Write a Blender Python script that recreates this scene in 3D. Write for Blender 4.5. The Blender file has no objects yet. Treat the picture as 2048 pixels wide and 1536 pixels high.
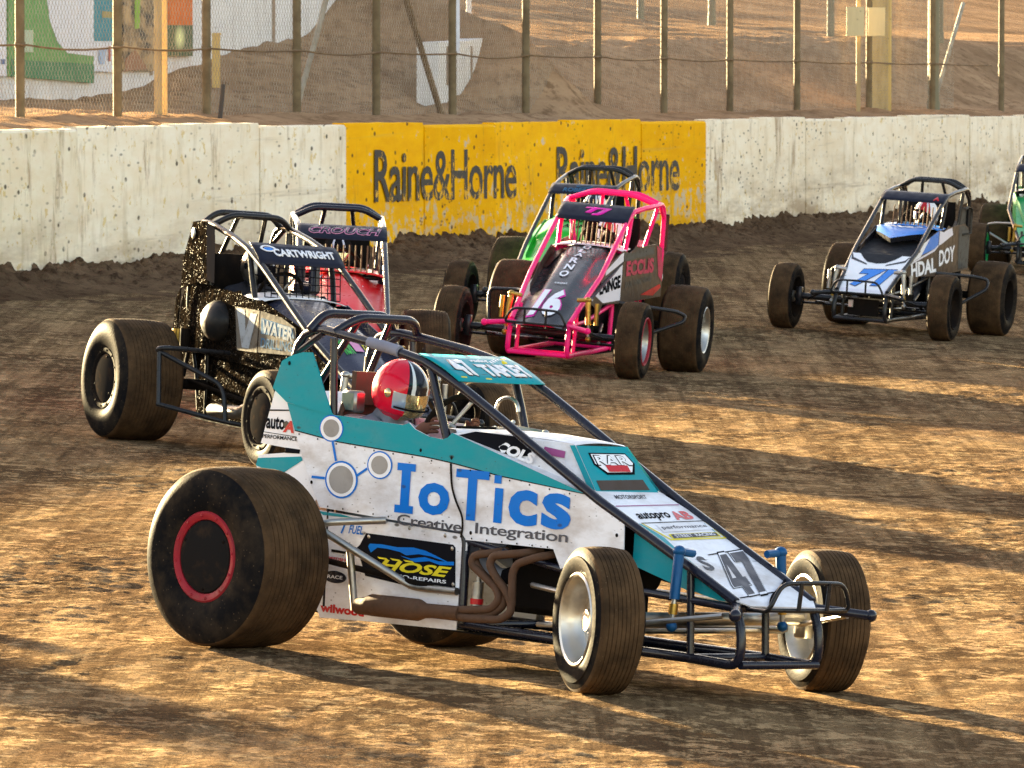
import bpy, bmesh, math, random
import numpy as np
from mathutils import Vector, Matrix, Euler, noise
from mathutils.geometry import tessellate_polygon
random.seed(7)
RNG = np.random.default_rng(11)
S = bpy.context.scene
COL = S.collection
rad = math.radians

# ------------------------------------------------------------------ camera
cam = bpy.data.cameras.new('camera'); camo = bpy.data.objects.new('camera', cam); COL.objects.link(camo)
cam.sensor_width = 36.0; cam.lens = 219.7; cam.clip_start = 0.5; cam.clip_end = 3000
camo.location = (0, 0, 2.9)
camo.rotation_euler = (rad(90) - math.atan((768 - 45) / 12500), 0, 0)
cam.dof.use_dof = True; cam.dof.focus_distance = 28.8; cam.dof.aperture_fstop = 25
S.camera = camo
# ------------------------------------------------------------------ sky and sun
SUN_EL, SUN_AZ = 8.0, 124.0      # azimuth counted from +X; the sun stands behind the cars to the left
wd = bpy.data.worlds.new('World'); S.world = wd; wd.use_nodes = True
nt = wd.node_tree; nt.nodes.clear()
sky = nt.nodes.new('ShaderNodeTexSky'); sky.sky_type = 'NISHITA'; sky.sun_disc = False
sky.sun_elevation = rad(SUN_EL); sky.sun_rotation = rad(90 - SUN_AZ); sky.dust_density = 1.2; sky.air_density = 0.8; sky.ozone_density = 0.5
bg = nt.nodes.new('ShaderNodeBackground'); bg.inputs[1].default_value = 0.055
wo = nt.nodes.new('ShaderNodeOutputWorld')
wb = nt.nodes.new('ShaderNodeMix'); wb.data_type = 'RGBA'; wb.blend_type = 'MULTIPLY'; wb.inputs[0].default_value = 1.0; wb.inputs[7].default_value = (.99, .82, .715, 1)   # the camera's daylight white balance
nt.links.new(sky.outputs[0], wb.inputs[6]); nt.links.new(wb.outputs[2], bg.inputs[0]); nt.links.new(bg.outputs[0], wo.inputs[0])
sl = bpy.data.lights.new('sun', 'SUN'); sl.energy = 4.0; sl.angle = rad(0.8); sl.color = (1.0, 0.79, 0.44)
so = bpy.data.objects.new('sun', sl); COL.objects.link(so)
sd = Vector((math.cos(rad(SUN_EL)) * math.cos(rad(SUN_AZ)), math.cos(rad(SUN_EL)) * math.sin(rad(SUN_AZ)), math.sin(rad(SUN_EL))))
so.rotation_euler = sd.to_track_quat('Z', 'Y').to_euler(); so.location = (-20, 40, 20)
S.view_settings.view_transform = 'Standard'; S.view_settings.look = 'None'
S.view_settings.exposure = 4.1; S.view_settings.gamma = 1.0
try:
    S.cycles.max_bounces = 6; S.cycles.diffuse_bounces = 3; S.cycles.glossy_bounces = 3
    S.cycles.use_denoising = True; S.cycles.denoising_prefilter = 'NONE'
except Exception:
    pass

# ------------------------------------------------------------------ material helpers
class NT:
    def __init__(s, m):
        s.t = m.node_tree; s.n = s.t.nodes; s.l = s.t.links
    def add(s, kind, **kw):
        n = s.n.new(kind)
        for k, v in kw.items():
            if k.startswith('i_'):
                key = k[2:]; key = int(key) if key.isdigit() else key
                n.inputs[key].default_value = v
            else:
                setattr(n, k, v)
        return n
    def link(s, a, b): s.l.new(a, b)
    def noise(s, vec, scale, detail=4, rough=.55):
        n = s.add('ShaderNodeTexNoise'); n.inputs['Scale'].default_value = scale
        n.inputs['Detail'].default_value = detail; n.inputs['Roughness'].default_value = rough
        s.link(vec, n.inputs['Vector']); return n.outputs['Fac']
    def vor(s, vec, scale, feature='F1', rnd=1.0):
        n = s.add('ShaderNodeTexVoronoi', feature=feature); n.inputs['Scale'].default_value = scale
        n.inputs['Randomness'].default_value = rnd
        s.link(vec, n.inputs['Vector']); return n.outputs['Distance']
    def ramp(s, fac, a, b, lo=0.0, hi=1.0):
        n = s.add('ShaderNodeMapRange'); n.clamp = True
        n.inputs['From Min'].default_value = a; n.inputs['From Max'].default_value = b
        n.inputs['To Min'].default_value = lo; n.inputs['To Max'].default_value = hi
        s.link(fac, n.inputs['Value']); return n.outputs[0]
    def mix(s, fac, a, b):
        n = s.add('ShaderNodeMix', data_type='RGBA')
        if isinstance(fac, (int, float)): n.inputs[0].default_value = fac
        else: s.link(fac, n.inputs[0])
        for i, c in ((6, a), (7, b)):
            if isinstance(c, tuple): n.inputs[i].default_value = (*c[:3], 1)
            else: s.link(c, n.inputs[i])
        return n.outputs[2]
    def math(s, op, a, b=None):
        n = s.add('ShaderNodeMath', operation=op)
        for i, c in ((0, a), (1, b)):
            if c is None: continue
            if isinstance(c, (int, float)): n.inputs[i].default_value = c
            else: s.link(c, n.inputs[i])
        return n.outputs[0]
    def coord(s, kind='Object', scale=(1, 1, 1), rot=(0, 0, 0)):
        if kind == 'Position':
            o = s.add('ShaderNodeNewGeometry').outputs['Position']
        else:
            o = s.add('ShaderNodeTexCoord').outputs[kind]
        m = s.add('ShaderNodeMapping'); m.inputs['Scale'].default_value = scale; m.inputs['Rotation'].default_value = rot
        s.link(o, m.inputs['Vector']); return m.outputs[0]
    def bump(s, h, strength, dist):
        n = s.add('ShaderNodeBump'); n.inputs['Strength'].default_value = strength; n.inputs['Distance'].default_value = dist
        s.link(h, n.inputs['Height']); return n.outputs[0]

def new_mat(name):
    m = bpy.data.materials.new(name); m.use_nodes = True
    n = NT(m); b = m.node_tree.nodes['Principled BSDF']
    return m, n, b

DIRT = (.055, .033, .019)
def paint(name, col, rough=.32, metal=0.0, dirt=.25, speck=.0, coat=0.0, scale=6.0, film=.0, spec=.22):
    """a coloured surface with a little road dust, clay specks and uneven gloss"""
    m, n, b = new_mat(name)
    v = n.coord('Object')
    d = n.ramp(n.noise(v, scale, 5, .65), .52, .72, 0, dirt)
    c = n.mix(d, tuple(col), DIRT)
    if film: c = n.mix(n.ramp(n.noise(n.coord('Object', (1.2, 1, 2.6)), 3.0, 5, .65), .42, .68, 0, film), c, (.26, .18, .115))
    if speck:
        vs = n.coord('Object', (1.0, .12, 2.1))
        sp = n.ramp(n.vor(vs, 5.2), .06, .105, 1, 0)
        gate = n.ramp(n.noise(v, 6.0, 2), .43, .47, 0, 1)
        sp = n.math('MULTIPLY', sp, gate)
        fine = n.math('MULTIPLY', n.ramp(n.vor(vs, 21.0), .09, .15, 1, 0), n.ramp(n.noise(v, 9.0, 2), .46, .54, 0, .8))
        sp = n.math('MAXIMUM', sp, fine)
        c = n.mix(n.math('MULTIPLY', sp, speck), c, (.035, .024, .017))
    n.link(c, b.inputs['Base Color'])
    b.inputs['Metallic'].default_value = metal
    n.link(n.ramp(n.noise(v, scale * 2.2, 3), .3, .75, rough * .8, min(1, rough * 1.5 + .1 * dirt)), b.inputs['Roughness'])
    b.inputs['Specular IOR Level'].default_value = spec
    b.inputs['Coat Weight'].default_value = coat * .5; b.inputs['Coat Roughness'].default_value = .15
    return m

def rubber(name, base, dust, rough, lo=.35, hi=.65, spec=.04):
    m, n, b = new_mat(name)
    v = n.coord('Object')
    c = n.mix(n.ramp(n.noise(v, 7, 6, .65), lo, hi), tuple(base), tuple(dust))
    c = n.mix(n.ramp(n.vor(v, 40), .05, .16, .55, 0), c, (.14, .095, .06))
    n.link(c, b.inputs['Base Color']); b.inputs['Roughness'].default_value = rough
    b.inputs['Specular IOR Level'].default_value = spec
    n.link(n.bump(n.noise(v, 60, 3), .25, .004), b.inputs['Normal'])
    return m

def mud_mat(name):
    m, n, b = new_mat(name)
    v = n.coord('Object')
    a = n.noise(v, 24, 6, .72); g = n.vor(v, 40); w = n.vor(v, 85)
    c = n.mix(n.ramp(a, .42, .60), (.005, .0045, .004), (.020, .014, .009))
    gl = n.math('MULTIPLY', n.ramp(w, .16, .24, 1, 0), n.ramp(n.noise(v, 16, 4, .6), .48, .55))      # wet facets: a little glossier, their sun glints painted into the colour
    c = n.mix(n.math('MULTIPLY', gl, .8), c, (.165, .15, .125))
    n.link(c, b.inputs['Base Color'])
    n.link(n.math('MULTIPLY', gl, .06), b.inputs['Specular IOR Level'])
    b.inputs['Roughness'].default_value = .55
    n.link(n.bump(n.math('ADD', n.math('MULTIPLY', a, 1.2), n.math('MULTIPLY', g, -.9)), 1.0, .035), b.inputs['Normal'])
    return m

M = {}
M['teal'] = paint('teal_paint', (.0, .27, .33), .30, dirt=.08, speck=.75, film=.12, spec=.08)
M['white'] = paint('white_paint', (.78, .79, .85), .35, dirt=.10, speck=.85, film=.5, spec=.15)
M['white_tank'] = paint('white_tank', (.80, .79, .82), .4, dirt=.25, speck=.4)
M['navy'] = paint('navy_tube', (.010, .011, .022), .22, dirt=.25, coat=.5, scale=14)
M['black'] = paint('black_tube', (.012, .012, .014), .28, dirt=.35, coat=.3, scale=14)
M['pink'] = paint('pink_tube', (.90, .010, .17), .30, dirt=.06, coat=.0, scale=14)
M['blue_letter'] = paint('blue_letter', (.002, .155, .60), .4, dirt=.10, speck=.6, spec=.08)
M['grey_disc'] = paint('grey_disc', (.30, .285, .275), .5, dirt=.3, speck=.5)
M['grey_letter'] = paint('grey_letter', (.07, .07, .085), .5, dirt=.1)
M['ink'] = paint('black_ink', (.010, .010, .013), .7, dirt=.1, spec=.0)
M['white_ink'] = paint('white_ink', (.80, .80, .84), .4, dirt=.08)
M['red'] = paint('red_paint', (.52, .012, .018), .3, dirt=.1, coat=.3)
M['red_ring'] = paint('red_ring', (.27, .010, .022), .5, dirt=.45)
M['yellow'] = paint('yellow_ink', (.72, .60, .02), .4, dirt=.1)
M['brown_pipe'] = paint('rusty_pipe', (.095, .050, .030), .6, dirt=.6, scale=22, spec=.12)
M['silver'] = paint('bare_metal', (.38, .365, .34), .38, metal=1.0, dirt=.3, scale=12)
M['alloy'] = paint('polished_alloy', (.52, .50, .46), .36, metal=1.0, dirt=.25, scale=9)
M['gold'] = paint('gold_anodised', (.42, .25, .05), .35, metal=.9, dirt=.3)
M['blue_shock'] = paint('blue_anodised', (.006, .075, .21), .35, metal=.2, dirt=.15)
M['dark'] = paint('dark_metal', (.010, .008, .007), .75, dirt=.25, spec=.02)
M['cover'] = paint('black_wheel_cover', (.014, .013, .013), .8, dirt=.5, scale=10, spec=.0)
M['tread'] = rubber('dusty_tread', (.034, .021, .012), (.090, .052, .026), .8)
M['wall'] = rubber('black_sidewall', (.008, .008, .009), (.036, .027, .019), .48, .42, .72, spec=.004)
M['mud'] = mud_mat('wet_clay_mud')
M['bulge'] = paint('muddy_gloss_black', (.012, .011, .011), .35, dirt=.5, speck=.6, spec=.18, scale=16)
M['green'] = paint('green_paint', (.015, .40, .02), .28, dirt=.12, speck=.4, coat=.4)
M['green2'] = paint('emerald_paint', (.006, .36, .10), .3, dirt=.2, speck=.3, coat=.3)
M['hood_black'] = paint('black_gloss', (.012, .012, .016), .25, dirt=.2, speck=.2, coat=.5)
M['hood_navy'] = paint('navy_gloss', (.016, .020, .045), .25, dirt=.2, speck=.2, coat=.5)
M['sky_blue'] = paint('blue_paint', (.012, .20, .68), .3, dirt=.12, coat=.4)
M['char'] = paint('charcoal', (.03, .031, .036), .7, dirt=.1, spec=.05)
M['bright_red'] = paint('bright_red_paint', (.75, .018, .022), .3, dirt=.08, coat=.3)
M['visor_black'] = paint('visor_black', (.013, .015, .028), .4, dirt=.15, spec=.10)
M['grey_suit'] = paint('grey_suit', (.22, .24, .29), .85, dirt=.2)
M['dark_suit'] = paint('dark_suit', (.03, .03, .04), .85, dirt=.2)
M['glove'] = paint('brown_glove', (.13, .055, .04), .8, dirt=.2)
M['skin'] = paint('skin', (.50, .29, .20), .55, dirt=0)
M['hot_red'] = paint('helmet_red', (.72, .006, .035), .16, dirt=.04, coat=.8)
M['visor_gold'] = paint('visor_gold', (.62, .50, .28), .12, metal=.75, dirt=.1)
M['visor_blue'] = paint('visor_blue', (.45, .58, .78), .12, metal=.55, dirt=.1)
M['purple'] = paint('purple_ink', (.32, .07, .22), .4, dirt=.1)
M['magenta'] = paint('magenta_ink', (.75, .01, .38), .4, dirt=.05)
M['rose'] = paint('rose_ink', (.62, .25, .42), .4, dirt=.1)
M['lilac'] = paint('pale_plate', (.72, .70, .78), .35, dirt=.1)
M['plate'] = paint('muddy_plate', (.115, .105, .09), .8, dirt=.85, speck=.95, scale=16, spec=.03)
M['plate_blue'] = paint('muddy_plate_blue', (.045, .125, .23), .8, dirt=.6, speck=.95, scale=16, spec=.03)
M['plate_white'] = paint('muddy_plate_white', (.27, .31, .35), .8, dirt=.5, speck=.9, scale=16, spec=.03)
M['brown_panel'] = paint('brown_black_panel', (.055, .035, .024), .4, dirt=.3)
M['red_mud'] = paint('muddy_red', (.42, .02, .07), .45, dirt=.75, speck=.8, scale=11)
M['tan_seat'] = paint('tan_seat', (.10, .05, .035), .7, dirt=.3)
M['bar_tan'] = paint('tan_bars', (.15, .085, .05), .7, dirt=.3, spec=.05)
M['pad_grey'] = paint('pad_grey', (.20, .21, .27), .7, dirt=.2, speck=.5)

# ------------------------------------------------------------------ mesh builder
class MB:
    def __init__(s): s.v = []; s.f = []; s.m = []
    def add(s, vs, fs, m=0):
        b = len(s.v); s.v += [tuple(p) for p in vs]
        s.f += [tuple(b + i for i in f) for f in fs]; s.m += [m] * len(fs)
    def tube(s, pts, r, m=0, n=8, fil=0.0, k=4, closed=False):
        P = [Vector(p) for p in pts]
        if fil and len(P) > 2:
            Q = [P[0]]
            for i in range(1, len(P) - 1):
                a, b, c = P[i - 1], P[i], P[i + 1]
                d = min(fil, (a - b).length * .48, (c - b).length * .48)
                p0 = b + (a - b).normalized() * d; p1 = b + (c - b).normalized() * d
                for j in range(k + 1):
                    t = j / k; Q.append(p0 * (1 - t) ** 2 + b * 2 * t * (1 - t) + p1 * t * t)
            Q.append(P[-1]); P = Q
        rr = r if isinstance(r, (list, tuple)) else [r] * len(P)
        T = []
        for i in range(len(P)):
            a = P[max(i - 1, 0)]; b = P[min(i + 1, len(P) - 1)]
            T.append((b - a).normalized())
        u = T[0].orthogonal().normalized(); vs = []; fs = []
        for i, p in enumerate(P):
            u = (u - T[i] * u.dot(T[i])).normalized(); w = T[i].cross(u)
            for j in range(n):
                a = 2 * math.pi * j / n
                vs.append(p + (u * math.cos(a) + w * math.sin(a)) * rr[i])
        for i in range(len(P) - 1):
            for j in range(n):
                fs.append((i * n + j, i * n + (j + 1) % n, (i + 1) * n + (j + 1) % n, (i + 1) * n + j))
        fs.append(tuple(reversed(range(n)))); fs.append(tuple((len(P) - 1) * n + j for j in range(n)))
        s.add(vs, fs, m)
    def box(s, c, d, m=0, R=None, bev=.12):
        c = Vector(c); h = [x / 2 for x in d]; b = min(d) * bev
        vs = []; idx = {}
        for sx in (-1, 1):
            for sy in (-1, 1):
                for sz in (-1, 1):
                    for ax in range(3):
                        p = Vector((sx * (h[0] - b), sy * (h[1] - b), sz * (h[2] - b)))
                        p[ax] += (sx, sy, sz)[ax] * b
                        idx[(sx, sy, sz, ax)] = len(vs); vs.append(c + (R @ p if R else p))
        bm = bmesh.new()
        for p in vs: bm.verts.new(p)
        r = bmesh.ops.convex_hull(bm, input=bm.verts)
        bmesh.ops.dissolve_limit(bm, angle_limit=.02, verts=bm.verts, edges=bm.edges)
        bm.verts.index_update()
        s.add([x.co for x in bm.verts], [[x.index for x in f.verts] for f in bm.faces], m); bm.free()
    def poly(s, pts, nrm, th, m=0, side=None):
        """flat outline (3D points) given a thickness th against its normal"""
        P = [Vector(p) for p in pts]; N = Vector(nrm).normalized()
        ar = Vector((0, 0, 0))
        for i in range(len(P)): ar += P[i].cross(P[(i + 1) % len(P)])
        if ar.dot(N) < 0: P.reverse()
        tr = tessellate_polygon([P]); n = len(P)
        fr = []
        for t in tr:
            a, b, c = t
            if (P[b] - P[a]).cross(P[c] - P[a]).dot(N) < 0: a, b, c = a, c, b
            fr.append((a, b, c))
        s.add(P, fr, m)
        if th:
            B = [p - N * th for p in P]
            s.add(B, [(a, c, b) for a, b, c in fr], m if side is None else side)
            s.add(P + B, [(i, n + i, n + (i + 1) % n, (i + 1) % n) for i in range(n)], m if side is None else side)
    def tris(s, vs, fs, nrm, m=0):
        """decal faces, turned to face nrm"""
        N = Vector(nrm); P = [Vector(p) for p in vs]; F = []
        for f in fs:
            ar = Vector((0, 0, 0))
            for i in range(len(f)): ar += P[f[i]].cross(P[f[(i + 1) % len(f)]])
            F.append(tuple(f) if ar.dot(N) >= 0 else tuple(reversed(f)))
        s.add(P, F, m)
    def ell(s, c, r, m=0, nu=16, nv=10, R=None):
        vs = []; fs = []; c = Vector(c)
        for i in range(nv + 1):
            a = math.pi * i / nv
            for j in range(nu):
                b = 2 * math.pi * j / nu
                p = Vector((math.sin(a) * math.cos(b) * r[0], math.sin(a) * math.sin(b) * r[1], math.cos(a) * r[2]))
                vs.append(c + (R @ p if R else p))
        for i in range(nv):
            for j in range(nu):
                fs.append((i * nu + j, (i + 1) * nu + j, (i + 1) * nu + (j + 1) % nu, i * nu + (j + 1) % nu))
        s.add(vs, fs, m)
    def lathe(s, prof, m=0, n=48, sgn=1):
        """profile [(radius, axial)] spun about the local Y axis"""
        vs = []; fs = []; k = len(prof)
        for j in range(n):
            a = 2 * math.pi * j / n
            for r, y in prof: vs.append((r * math.cos(a), y * sgn, r * math.sin(a)))
        for j in range(n):
            for i in range(k - 1):
                q = (j * k + i, j * k + i + 1, ((j + 1) % n) * k + i + 1, ((j + 1) % n) * k + i)
                fs.append(q if sgn < 0 else tuple(reversed(q)))
        mm = m if isinstance(m, list) else [m] * (k - 1)
        b = len(s.v); s.v += vs; s.f += [tuple(b + i for i in f) for f in fs]
        for j in range(n): s.m += mm
    def loft(s, secs, m=0, cap=True):
        n = len(secs[0]); vs = [p for q in secs for p in q]; fs = []
        for i in range(len(secs) - 1):
            for j in range(n - 1):
                fs.append((i * n + j, i * n + j + 1, (i + 1) * n + j + 1, (i + 1) * n + j))
        s.add(vs, fs, m)
    def build(s, name, mats, parent=None, ang=35, mw=None):
        me = bpy.data.meshes.new(name); me.from_pydata(s.v, [], s.f)
        for q in (mats if isinstance(mats, (list, tuple)) else [mats]): me.materials.append(q)
        me.polygons.foreach_set('material_index', s.m)
        me.polygons.foreach_set('use_smooth', [True] * len(s.f)); me.update()
        try: me.set_sharp_from_angle(angle=rad(ang))
        except Exception: pass
        o = bpy.data.objects.new(name, me); COL.objects.link(o)
        if parent is not None: o.parent = parent
        if mw is not None: o.matrix_world = mw
        return o

def solid(o, th):
    md = o.modifiers.new('shell', 'SOLIDIFY'); md.thickness = th; md.offset = -1; return o

def tag(o, label=None, cat=None, group=None, kind=None):
    if label: o['label'] = label
    if cat: o['category'] = cat
    if group: o['group'] = group
    if kind: o['kind'] = kind
    return o

def empty(name, mw, parent=None):
    o = bpy.data.objects.new(name, None); o.empty_display_size = .2; COL.objects.link(o)
    if parent is not None: o.parent = parent
    o.matrix_local = mw
    return o

# ------------------------------------------------------------------ lettering
_TX = {}
def text2d(s, bold=.02, shear=0.0, sp=1.0):
    key = (s, bold, shear, sp)
    if key in _TX: return _TX[key]
    cu = bpy.data.curves.new('t', 'FONT'); cu.body = s; cu.offset = bold; cu.shear = shear; cu.space_character = sp
    cu.resolution_u = 3; cu.fill_mode = 'FRONT'
    o = bpy.data.objects.new('t', cu); COL.objects.link(o)
    bpy.context.view_layer.update()
    me = o.evaluated_get(bpy.context.evaluated_depsgraph_get()).to_mesh()
    v = np.array([tuple(x.co)[:2] for x in me.vertices]); f = [tuple(p.vertices) for p in me.polygons]
    bpy.data.objects.remove(o); bpy.data.curves.remove(cu)
    lo = v.min(0); hi = v.max(0); v = (v - lo) / (hi - lo)
    _TX[key] = (v, f); return _TX[key]
def quadmap(q):
    a, b, c, d = [Vector(p) for p in q]      # bottom left, bottom right, top right, top left
    return lambda u, v: a * (1 - u) * (1 - v) + b * u * (1 - v) + c * u * v + d * (1 - u) * v
def letters(mb, s, q, nrm, off, m, bold=.02, shear=0.0, sp=1.0):
    v, f = text2d(s, bold, shear, sp); g = quadmap(q); N = Vector(nrm).normalized() * off
    mb.tris([g(a, b) + N for a, b in v], f, nrm, m)
def disc2d(c, rx, rz, r0=0.0, n=28):
    vs = []; fs = []
    for j in range(n):
        a = 2 * math.pi * j / n
        vs.append((c[0] + rx * math.cos(a), c[1] + rz * math.sin(a)))
        if r0: vs.append((c[0] + rx * r0 * math.cos(a), c[1] + rz * r0 * math.sin(a)))
    if r0: fs = [(2 * j, 2 * ((j + 1) % n), 2 * ((j + 1) % n) + 1, 2 * j + 1) for j in range(n)]
    else: fs = [tuple(range(n))]
    return vs, fs
class Plane:
    """a flat panel standing along the car: 2D (x, z) to 3D, y = a + b x, side s"""
    def __init__(p, s, a, b=0.0, y0=0.0):
        p.s = s; p.a = a; p.b = b; p.y0 = y0
        p.N = Vector((-b, s, 0)).normalized() if s > 0 else Vector((-b, -1, 0)).normalized()
    def at(p, x, z, off=0.0): return Vector((x, p.y0 + p.s * (p.a + p.b * x), z)) + p.N * off
    def panel(p, mb, pts, th=.004, m=0): mb.poly([p.at(x, z) for x, z in pts], p.N, th, m)
    def decal(p, mb, pts, off, m):
        P = [p.at(x, z, off) for x, z in pts]; mb.tris(P, [t for t in tessellate_polygon([P])], p.N, m)
    def shape(p, mb, vf, off, m): mb.tris([p.at(x, z, off) for x, z in vf[0]], vf[1], p.N, m)
    def text(p, mb, s, x0, z0, x1, z1, off, m, bold=.02, shear=0.0, sp=1.0, rise=0.0):
        if p.s > 0 and False: pass
        letters(mb, s, [p.at(x0, z0), p.at(x1, z0 + rise), p.at(x1, z1 + rise), p.at(x0, z1)], p.N, off, m, bold, shear, sp)
# ------------------------------------------------------------------ race car pieces
def wheel(root, x, y, D, W, s, style, ring='alloy', steer=0.0, rear=True, disc='cover', squash=0.0):
    w = empty('wheel', Matrix.Translation((x, y, D / 2 - squash)) @ Matrix.Rotation(steer, 4, 'Z') @ Matrix.Rotation(random.random() * 6, 4, 'Y'), root)
    R = D / 2; rb = .198 if rear else .192
    h = W / 2
    # tyre: bulging side walls, rounded shoulders, ribbed tread
    side_o = [(rb, .86 * h), (rb + .025, .95 * h), (rb + (R - rb) * .40, 1.0 * h), (rb + (R - rb) * .62, .985 * h), (R - .045, .93 * h), (R - .020, .86 * h), (R - .008, .78 * h)]
    side_i = [(r, -a) for r, a in reversed(side_o)]
    tread = []
    nb = 13 if rear else 9
    span = .74 * h
    for i in range(nb):
        a0 = span - 2 * span * i / nb; a1 = span - 2 * span * (i + 1) / nb; g = .002
        cr = lambda a: R - .008 * (a / span) ** 2
        tread += [(cr(a0), a0 - g), (cr(a1), a1 + g)]
        if i < nb - 1: tread += [(cr(a1) - .0035, a1 + g * .7), (cr(a1) - .0035, a1 - g * .7)]
    prof = side_o + tread + side_i
    ns = len(side_o)
    mats = [1] * (ns - 2) + [0] * (len(tread) + 3) + [1] * (ns - 2)
    mats = mats[:len(prof) - 1] + [1] * max(0, len(prof) - 1 - len(mats))
    mb = MB(); mb.lathe(prof, mats, 72, s); mb.build('tyre', [M['tread'], M['wall']], w, 40)
    mb = MB(); o = .86 * h
    if style == 'cover':
        mb.lathe([(.203, o - .01), (.206, o + .006), (.198, o + .012), (.180, o + .010), (.168, o + .002), (.164, o - .015), (.164, -.3 * h), (.06, -.34 * h), (0.0, -.34 * h)], 0, 48, s)
        for k in range(12):
            a = k * math.pi / 6; mb.ell((.187 * math.cos(a), s * (o + .011), .187 * math.sin(a)), (.008, .005, .008), 0, 6, 4)
        mb.build('rim', [M[ring]], w, 30)
        mb = MB(); mb.lathe([(.165, o - .004), (.160, o + .004), (.12, o + .016), (.05, o + .022), (0, o + .023)], 0, 48, s)
        for k in range(3):
            a = k * 2.1 + .4; mb.ell((.145 * math.cos(a), s * (o + .010), .145 * math.sin(a)), (.008, .005, .008), 1, 8, 4)
        mb.build('wheel_cover', [M[disc], M['dark']], w, 30)
    else:
        dp = .35 * h if rear else .10 * h
        mb.lathe([(.200, o - .012), (.203, o + .006), (.196, o + .012), (.186, o + .006), (.180, o - .012), (.172, o - .03), (.166, dp + .02), (.150, dp), (.075, dp - .012), (.066, dp + .015), (.05, dp + .03), (.046, dp + .05), (0, dp + .052)],
                 [1 if style == 'ringdish' else 0] * 4 + [0] * 8, 48, s)
        for k in range(6):
            a = k * math.pi / 3; mb.ell((.058 * math.cos(a), s * (dp + .024), .058 * math.sin(a)), (.008, .008, .008), 0, 6, 4)
        mb.build('rim', [M[disc], M[ring]], w, 30)
        mb = MB(); mb.lathe([(.200, -o + .012), (.203, -o - .006), (.194, -o - .010), (.180, -o + .01), (.170, -o + .04), (.165, dp - .03), (.07, dp - .03), (.062, dp - .07), (0, dp - .07)], 0, 48, s)
        mb.build('inner_rim', [M[disc]], w, 30)
    if not rear:
        mb = MB(); mb.lathe([(.0, -.72 * h), (.055, -.72 * h), (.058, -.1 * h), (.125, -.1 * h), (.125, -.0 * h), (0, 0)], 0, 32, s)
        mb.build('brake_hub', [M['silver']], w, 30)
    return w

def interp(pts, x):
    for (a, b), (c, d) in zip(pts, pts[1:]):
        if x <= c: return b + (d - b) * max(0, (x - a)) / (c - a)
    return pts[-1][1]

RAIL = [(-.30, 1.31), (-.285, 1.37), (-.24, 1.423), (-.17, 1.447), (-.10, 1.449), (.01, 1.437), (.31, 1.397), (.575, 1.345), (.675, 1.306), (.84, 1.236), (1.02, 1.148), (1.40, .958), (1.72, .800), (2.04, .659), (2.345, .524), (2.55, .428)]

def roll_cage(root, c):
    """the tube frame: hoops, top rails running down to the nose, uprights and floor rails"""
    y0, wr, wf = c['y0'], c['wr'], c['wf']; r = c.get('r', .0215); dz = c.get('dz', 0.0)
    wid = [(-.3, wr), (.05, wr * .98), (.62, wf), (1.7, wf), (2.55, .245)]
    mb = MB(); zr = lambda x: dz * (1 - min(1, max(0, x / .6))); ri = c.get('rear_in', 0.0)
    for s in (-1, 1):
        Y = lambda x: y0 + s * (interp(wid, x) - ri * max(0, min(1, 1 - (x + .2) / .3)))
        mb.tube([(x, Y(x), z + zr(x)) for x, z in RAIL], r, 0, 10)
        mb.tube([(-.30, Y(-.3), 1.33 + dz), (-.31, Y(-.3), .92), (-.20, y0 + s * .235, .45), (-.12, y0 + s * .235, .19)], r, 0, 10, .06)
        mb.tube([(-.035, Y(0) * .99, 1.415 + dz), (.0, y0 + s * wf * .95, .95), (.02, y0 + s * .25, .19)], r * .85, 0, 8)
        mb.tube([(-.275, Y(-.27), 1.345 + dz), (-.115, Y(-.1), 1.437 + dz)], r * .8, 0, 8)
        mb.tube([(.62, Y(.62), 1.315), (.685, Y(.7), 1.155), (.75, y0 + s * wf * .97, .99), (.90, y0 + s * .25, .55), (.905, y0 + s * .25, .19)], r * .95, 0, 8)
        mb.tube([(-.12, y0 + s * .235, .19), (.90, y0 + s * .235, .185), (1.7, y0 + s * .25, .17), (2.30, y0 + s * .245, .165), (2.60, y0 + s * .25, .155), (2.60, y0 + s * .248, .30), (2.55, y0 + s * .245, .42)], r, 0, 10, .07)
        mb.tube([(.91, y0 + s * .25, .56), (1.9, y0 + s * .24, .43), (2.55, y0 + s * .235, .40)], r * .8, 0, 8)
        mb.tube([(2.27, y0 + s * .24, .555), (2.30, y0 + s * .24, .17)], r * .8, 0, 8)
        mb.tube([(2.54, y0 + s * .23, .405), (2.72, y0 + s * .43, .385)], r, 0, 10)
        mb.ell((2.725, y0 + s * .435, .385), (r * 1.3, r * 1.3, r * 1.3), 0, 10, 6)
        mb.tube([(-.03, y0 + s * .10, 1.505 + dz), (-.29, y0 + s * .16, 1.10)], r * .75, 0, 8)
    for x, zt, wt, dx in ((-.02, 1.515, .18, .06), (-.18, 1.525, .20, .02)):
        zb = interp(RAIL, x); wb = interp(wid, x)
        mb.tube([(x, y0 - wb, zb + dz), (x + dx, y0 - wt, zt + dz), (x + dx, y0 + wt, zt + dz), (x, y0 + wb, zb + dz)], r, 0, 10, .06)
    for x, z, k in ((.62, 1.33, .98), (.74, 1.0, .96), (-.305, 1.0, .98), (-.12, .19, .8), (.9, .185, .9), (2.30, .165, .98), (2.60, .16, 1.0), (2.54, .40, 1.0)):
        w = interp(wid, x) * k
        mb.tube([(x, y0 - w, z), (x, y0 + w, z)], r * .85, 0, 8)
    return mb.build('roll_cage', [M[c['cage']]], root, 50)

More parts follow.
